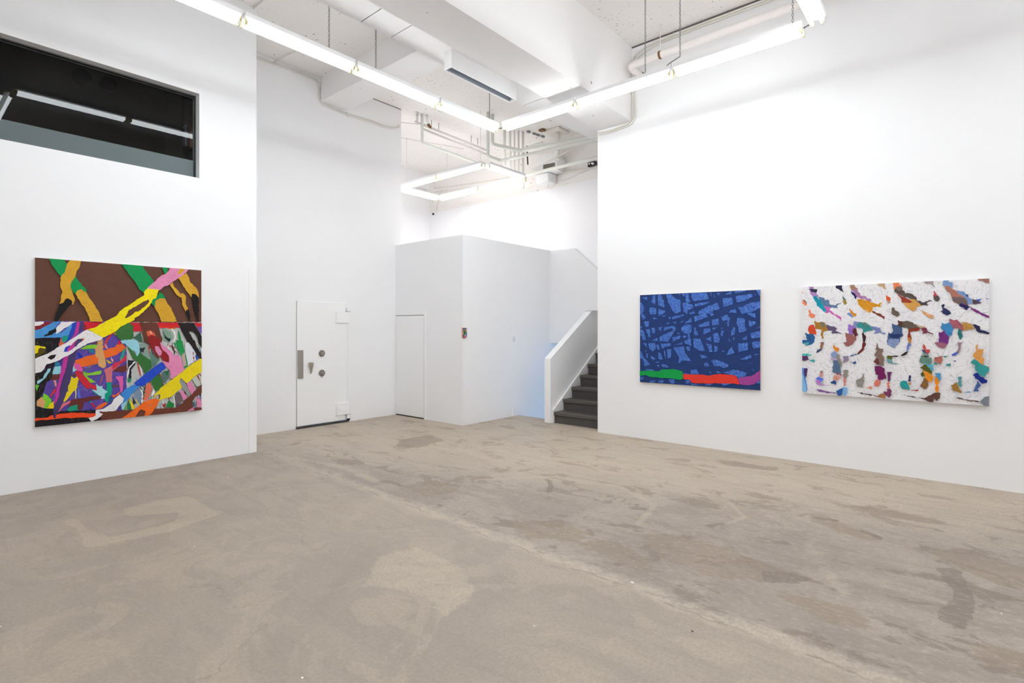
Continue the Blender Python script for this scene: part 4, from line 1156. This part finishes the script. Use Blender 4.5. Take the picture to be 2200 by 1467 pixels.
MB().bev(8.9, 10.74, 5.02, 9.15, 10.8, 5.06, .003).build('wall_slot', M_gap, cat='slot', label='short dark slot on the wall inside the upstairs light rectangle')
cm = empty('security_camera', (9.17, 10.50, 4.53), label='small white bullet camera with black lens on the upstairs wall corner', cat='camera')
MB().tube([(.13, .02, .14), (.06, .02, .10), (.02, .02, .02)], .012, 8).build('camera_bracket', M_trim, cm)
recalc(MB().lathe((0, 0, 0), (-.70, -.71, -.1), [(-.08, 0), (-.08, .028), (.05, .032), (.05, 0)], 18).build('camera_body', M_trim, cm))
recalc(MB().lathe((-.034, -.035, -.005), (-.70, -.71, -.1), [(0, .0), (0, .030), (.02, .026), (.028, 0)], 18).build('lens', M_black, cm))
MB().bend([(9.28, 10.50, 4.67), (9.28, 10.46, 4.85), (9.28, 10.42, 5.0), (9.28, 10.3, 5.15)], .009, .05, 6).build('camera_cable', M_cable, cat='cable', label='white cable above the upstairs security camera')

# ------------------------------------------------------------------ paintings
def paint_mat(hexc, kind='paint'):
    t = NT('paint_' + kind + '_' + hexc); c = lin(hexc)
    if kind == 'dash':      # cobalt field with short sky-blue dashes
        v = t.coord((1, 1, .55), (0, .5, 0)); f = t.ramp(t.noise(v, 150, 2, .6, .8), .46, .58)
        g = t.noise(t.coord(), 12, 2)
        t.base(t.mix(f, lin('#1c449c'), t.mix(g, lin('#3f78cf'), lin('#6496e0')))); t.b.inputs['Roughness'].default_value = .6
        return t.m
    if kind == 'white':     # thick white ridges, the shade between them painted grey-violet
        v = t.coord((.75, 1, 2.4), (0, -.3, 0)); w = t.noise(v, 42, 3, .6, 1.6)
        v2 = t.coord((2.0, 1, .8), (0, .5, 0)); w2 = t.noise(v2, 42, 3, .6, 1.6)
        sel = t.ramp(t.noise(t.coord(), 3.5, 2), .47, .53)
        h = t.math('ADD', t.math('MULTIPLY', w, sel), t.math('MULTIPLY', w2, t.math('SUBTRACT', 1, sel)))
        low = t.math('SUBTRACT', 1, t.ramp(h, .36, .44))
        t.base(t.mix(t.math('MULTIPLY', low, .5), lin('#f3f1f4'), lin('#b9b4c4')))
        t.b.inputs['Roughness'].default_value = .5; t.bump(h, .55, .012); return t.m
    c = tuple(x * (.97 if min(c[:3]) >= .6 else .94 if max(c[:3]) > .5 else .82) for x in c[:3]) + (1,); t.b.inputs['Specular IOR Level'].default_value = .2
    v = t.coord((.7, 1, 5), (0, .12, 0)); f = t.noise(v, 26, 4, .6, .5); g = t.noise(t.coord(), 9, 3, .6)
    dk = tuple(x * .72 for x in c[:3]) + (1,); lt = tuple(min(1, x * 1.10 + .004) for x in c[:3]) + (1,)
    col = t.mix(g, t.mix(.5, c, dk), lt); col = t.mix(t.math('MULTIPLY', t.math('SUBTRACT', 1, t.ramp(f, .36, .42)), .55), col, dk)
    t.base(col); t.b.inputs['Roughness'].default_value = .5; t.bump(f, .35, .006); return t.m

def clip(P, W, Hh):
    for ax, lim, sg in ((0, 0, 1), (0, W, -1), (1, 0, 1), (1, Hh, -1)):
        out = []
        for i in range(len(P)):
            a, b_ = P[i - 1], P[i]; ia = sg * (a[ax] - lim) >= 0; ib = sg * (b_[ax] - lim) >= 0
            if ia != ib:
                t = (lim - a[ax]) / (b_[ax] - a[ax]); out.append((a[0] + (b_[0] - a[0]) * t, a[1] + (b_[1] - a[1]) * t))
            if ib: out.append(b_)
        P = out
        if not P: return P
    return P
def rough_edge(P, step, amp, rnd):
    out = []
    for i in range(len(P)):
        a, b_ = P[i], P[(i + 1) % len(P)]; L = math.hypot(b_[0] - a[0], b_[1] - a[1])
        n = max(1, int(L / step)); nx, ny = -(b_[1] - a[1]) / max(L, 1e-6), (b_[0] - a[0]) / max(L, 1e-6)
        out.append(a)
        for k in range(1, n):
            o = rnd.uniform(-amp, amp); t = k / n
            out.append((a[0] + (b_[0] - a[0]) * t + nx * o, a[1] + (b_[1] - a[1]) * t + ny * o))
    return out
def painting(loc, rz, W, Hh, T, data, label, name='abstract_painting', amp=4, step=22, special={}, extra=None, edge=None, lay=.00008):
    root = empty(name, loc, rz, label=label, cat='painting')
    b = MB(); b.bev(0, .001, 0, W, T, Hh, .002); b.build('canvas', edge or M_canvas, root)
    rnd = random.Random(11); m = MB(); mats = []; key = {}; y = -.0006; run = 0
    shapes = []
    for ln in data.strip().split('\n'):
        c, p = ln.split(':'); p = [int(q) for q in p.split(',')]
        shapes.append((c, list(zip(p[::2], p[1::2])), True))
    if extra: shapes = extra(shapes, rnd)
    for c, P, jag in shapes:
        big = (max(p[0] for p in P) - min(p[0] for p in P)) > W * 900
        if jag and not big: P = rough_edge(P, step, amp, rnd)
        P = clip(P, W * 1000, Hh * 1000)
        if len(P) < 3: continue
        if c not in key:
            key[c] = len(mats); mats.append(special[c] if c in special else paint_mat(c))
        if jag:
            y -= max(lay, .00008) + (.0001 if run else 0); run = 0; yy = y
        else: run += 1; yy = y - .00006 - .000008 * (run % 11)
        m.quad([(u / 1000, yy, v / 1000) for u, v in P], key[c])
    o = m.build('painted_surface', mats, root)
    import bmesh
    bm = bmesh.new(); bm.from_mesh(o.data); bmesh.ops.triangulate(bm, faces=bm.faces, ngon_method='EAR_CLIP'); bm.to_mesh(o.data); bm.free()
    return root
def scribble(x, y, L, w, ang, rnd):
    """thin wandering stroke"""
    pts = []; c, s_ = math.cos(ang), math.sin(ang); n = max(3, int(L / 14)); o = 0; top = []; bot = []
    for k in range(n + 1):
        t = k / n * L; o += rnd.uniform(-w * .8, w * .8); ww = w * (.25 + .75 * math.sin(math.pi * min(1, (k + .3) / n)))
        top.append((x + c * t - s_ * (o + ww / 2), y + s_ * t + c * (o + ww / 2))); bot.append((x + c * t - s_ * (o - ww / 2), y + s_ * t + c * (o - ww / 2)))
    return top + bot[::-1]
def extra1(sh, rnd):
    """drips in the lower right panel, hatching over the black bands, fine dark ridges along the strokes"""
    out = []; big_r = next(i for i, s_ in enumerate(sh) if s_[0] == 'c6c8c6')
    for i, s_ in enumerate(sh):
        out.append(s_)
        if i == big_r:
            for k in range(150):
                c = rnd.choice(['22282a', 'e8eaea', 'e8eaea', '2c5c48', '7c9c90', 'a08c88', 'b04038', '1c9c50', '3c58a8', '98a0a4', '504c50', 'c8b4a8'])
                out.append((c, scribble(rnd.uniform(820, 1450), rnd.uniform(40, 840), rnd.uniform(60, 260), rnd.uniform(5, 22), -1.35 + rnd.uniform(-.35, .35), rnd), False))
        if s_[0] == '181418' and len(s_[1]) > 12:
            for k in range(230):
                y_ = rnd.uniform(0, 800); x_ = rnd.uniform(0, 260 if y_ > 200 else 560)
                c = rnd.choice(['5c5018', '2c5c58', '4c3c88', '7c6c20', '2c6c30', '3c2c24', '3a6a70', '6c3c90'])
                out.append((c, scribble(x_, y_, rnd.uniform(15, 50), 3.0, 1.45 + rnd.uniform(-.3, .3), rnd), False))
        if s_[0] == '624cae':
            for k in range(70):
                c = rnd.choice(['7058c4', '5440a0', '7460c0', '4c3c94', '8c6cc8', '8c4c78', '3c7c98', 'a06878'])
                out.append((c, scribble(rnd.uniform(60, 800), rnd.uniform(120, 780), rnd.uniform(50, 160), rnd.uniform(6, 16), rnd.uniform(-1.2, 1.2), rnd), False))
    dark = {'00a054': '04723e', 'd8a42c': '8a5f12', 'e890b8': '9c5a78', 'fae600': '9a8a10', 'f0d814': 'a89018', 'f2eef0': '9c8f94', '2048c4': '5878e0', '387838': '285428', 'f46c1c': 'b84c10', '743c2c': 'a07058', '3c8cd8': '2864a8', '141214': '2c2a2c'}
    res = []
    for c, P, j in out:
        res.append((c, P, j))
        if c in dark and len(P) > 5 and j:
            us = [p[0] for p in P]; vs = [p[1] for p in P]
            area = abs(sum(P[i - 1][0] * P[i][1] - P[i][0] * P[i - 1][1] for i in range(len(P)))) / 2
            def inside(x, y):
                r = False
                for i in range(len(P)):
                    (x0, y0), (x1, y1) = P[i - 1], P[i]
                    if (y0 > y) != (y1 > y) and x < (x1 - x0) * (y - y0) / (y1 - y0) + x0: r = not r
                return r
            slope = {'fae600': .15, 'e890b8': -.15, 'f2eef0': -1.1, '2048c4': 1.2, '387838': 1.4, 'f0d814': -1.2, '743c2c': 1.1, '3c8cd8': -1.1}.get(c, -.05)
            for k in range(int(area / 900)):
                x, y = rnd.uniform(min(us), max(us)), rnd.uniform(min(vs), max(vs)); L = rnd.uniform(18, 45)
                if inside(x, y) and inside(x + L * math.cos(slope), y + L * math.sin(slope)):
                    res.append((dark[c], scribble(x, y, L, 1.8, slope + rnd.uniform(-.12, .12), rnd), False))
    return res
painting((.9275, 6.83, .6105), 0, 1.4675, 1.6335, .038, ART1, 'large square painting with brown top half, yellow branch shape and crowded multicolour lower half',
         special={'f2eef0': paint_mat('f0ecee')}, extra=extra1, lay=.00001)
painting((6.94, 3.536, .8065), -math.pi / 2, 1.6065, 1.2330, .038, ART2, 'dark blue painting with lighter blue patches above a green, red and purple band',
         special={'*': paint_mat('2350b0', 'dash')}, amp=3, step=14, edge=M_cedge, lay=.00003)
def extra3(sh, rnd):
    out = []
    for s_ in sh:
        out.append(s_)
        c, P, j = s_
        if c == 'w': 
            for k in range(1500):  # thin grey-violet strokes paint the shade between white ridges
                cc = rnd.choice(['8c8898', 'a8a0b4', 'b4a4b4', 'b8b0c0', 'c8c0cc', 'd0c8d4']); px, py = rnd.uniform(0, 1620), rnd.uniform(0, 1230)
                fld = mnoise.noise((px / 260, py / 260, 1.7)) * 3.2 - .3
                out.append((cc, scribble(px, py, rnd.uniform(22, 60), 2.0, fld + rnd.uniform(-.15, .15), rnd), False))
            continue
        us = [p[0] for p in P]; vs = [p[1] for p in P]
        h = [int(c[i:i+2], 16) for i in (0, 2, 4)]
        def inside(x, y):
            r = False
            for i in range(len(P)):
                (x0, y0), (x1, y1) = P[i - 1], P[i]
                if (y0 > y) != (y1 > y) and x < (x1 - x0) * (y - y0) / (y1 - y0) + x0: r = not r
            return r
        n = int((max(us) - min(us)) * (max(vs) - min(vs)) / 900)
        for k in range(min(n, 30)):       # streaks dragged through the wet colour
            x, y = rnd.uniform(min(us), max(us)), rnd.uniform(min(vs), max(vs)); L = rnd.uniform(20, 50); a = -.7
            if inside(x, y) and inside(x + L * math.cos(a), y + L * math.sin(a)):
                q = rnd.choice([.82, .9, 1.12, 1.2]); cc = '%02x%02x%02x' % tuple(min(255, int(v * q) // 8 * 8) for v in h)
                out.append((cc, scribble(x, y, L, rnd.uniform(3, 8), a + rnd.uniform(-.15, .15), rnd), False))
    return out
painting((6.93, 1.465, .8105), -math.pi / 2, 1.6235, 1.2345, .048, ART3, 'white thickly painted canvas with scattered multicolour gaps, nearest on the right wall',
         special={'w': paint_mat('f3f1f4', 'white')}, amp=6, step=15, extra=extra3, lay=.00001)
ART4 = '''8c8c98:0,0,94,0,94,164,0,164
b48cb8:55,120,94,120,94,164,55,164
6c8c98:5,110,60,100,70,150,5,155
4c5048:10,150,40,146,50,164,10,164
e8d838:60,100,90,104,94,130,70,125
b05038:20,105,60,98,72,120,40,126
2c6c4c:8,50,50,45,68,70,66,108,30,110,10,85
5c6c2c:30,60,52,60,56,95,36,98
f0e050:0,60,12,55,14,90,0,95
4cb0cc:66,60,88,70,90,105,70,100
90b0d0:30,30,80,28,84,62,40,58
2c2c34:82,30,94,34,94,110,86,105
d04868:14,4,60,6,58,34,24,36
40342c:0,20,14,24,14,48,0,50
e8a0b0:50,20,86,22,80,40,56,38
f0e0c0:60,0,90,0,90,14,64,14'''
sm = painting((6.012, 6.172, 1.414), 0, .098, .165, .028, ART4, 'tiny multicolour painting near the outer corner of the boxed wall', amp=2, step=10, edge=plain('salmon_canvas_edge', '#e0a184', .7))

# ------------------------------------------------------------------ world, camera, view
w = bpy.data.worlds.new('World'); SC.world = w; w.use_nodes = True
w.node_tree.nodes['Background'].inputs[0].default_value = (.5, .5, .5, 1)
w.node_tree.nodes['Background'].inputs[1].default_value = .05
cd = bpy.data.cameras.new('camera'); cam = bpy.data.objects.new('camera', cd); COL.objects.link(cam)
cam.location = (0, 0, 1.55); cam.rotation_euler = (math.pi / 2, 0, math.radians(40.4818 - 90))
cd.sensor_width = 36; cd.lens = 1147 / 2200 * 36; cd.shift_y = -25.5 / 2200; cd.clip_start = .05; cd.clip_end = 60
SC.camera = cam
SC.view_settings.view_transform = 'Standard'; SC.view_settings.look = 'None'
SC.view_settings.gamma = 1; SC.view_settings.use_curve_mapping = False
SC.view_settings.exposure = -0.08
SC.cycles.adaptive_threshold = .02
SC.cycles.max_bounces = 8; SC.cycles.diffuse_bounces = 6; SC.cycles.glossy_bounces = 2; SC.cycles.transparent_max_bounces = 4
SC.cycles.caustics_reflective = False; SC.cycles.caustics_refractive = False
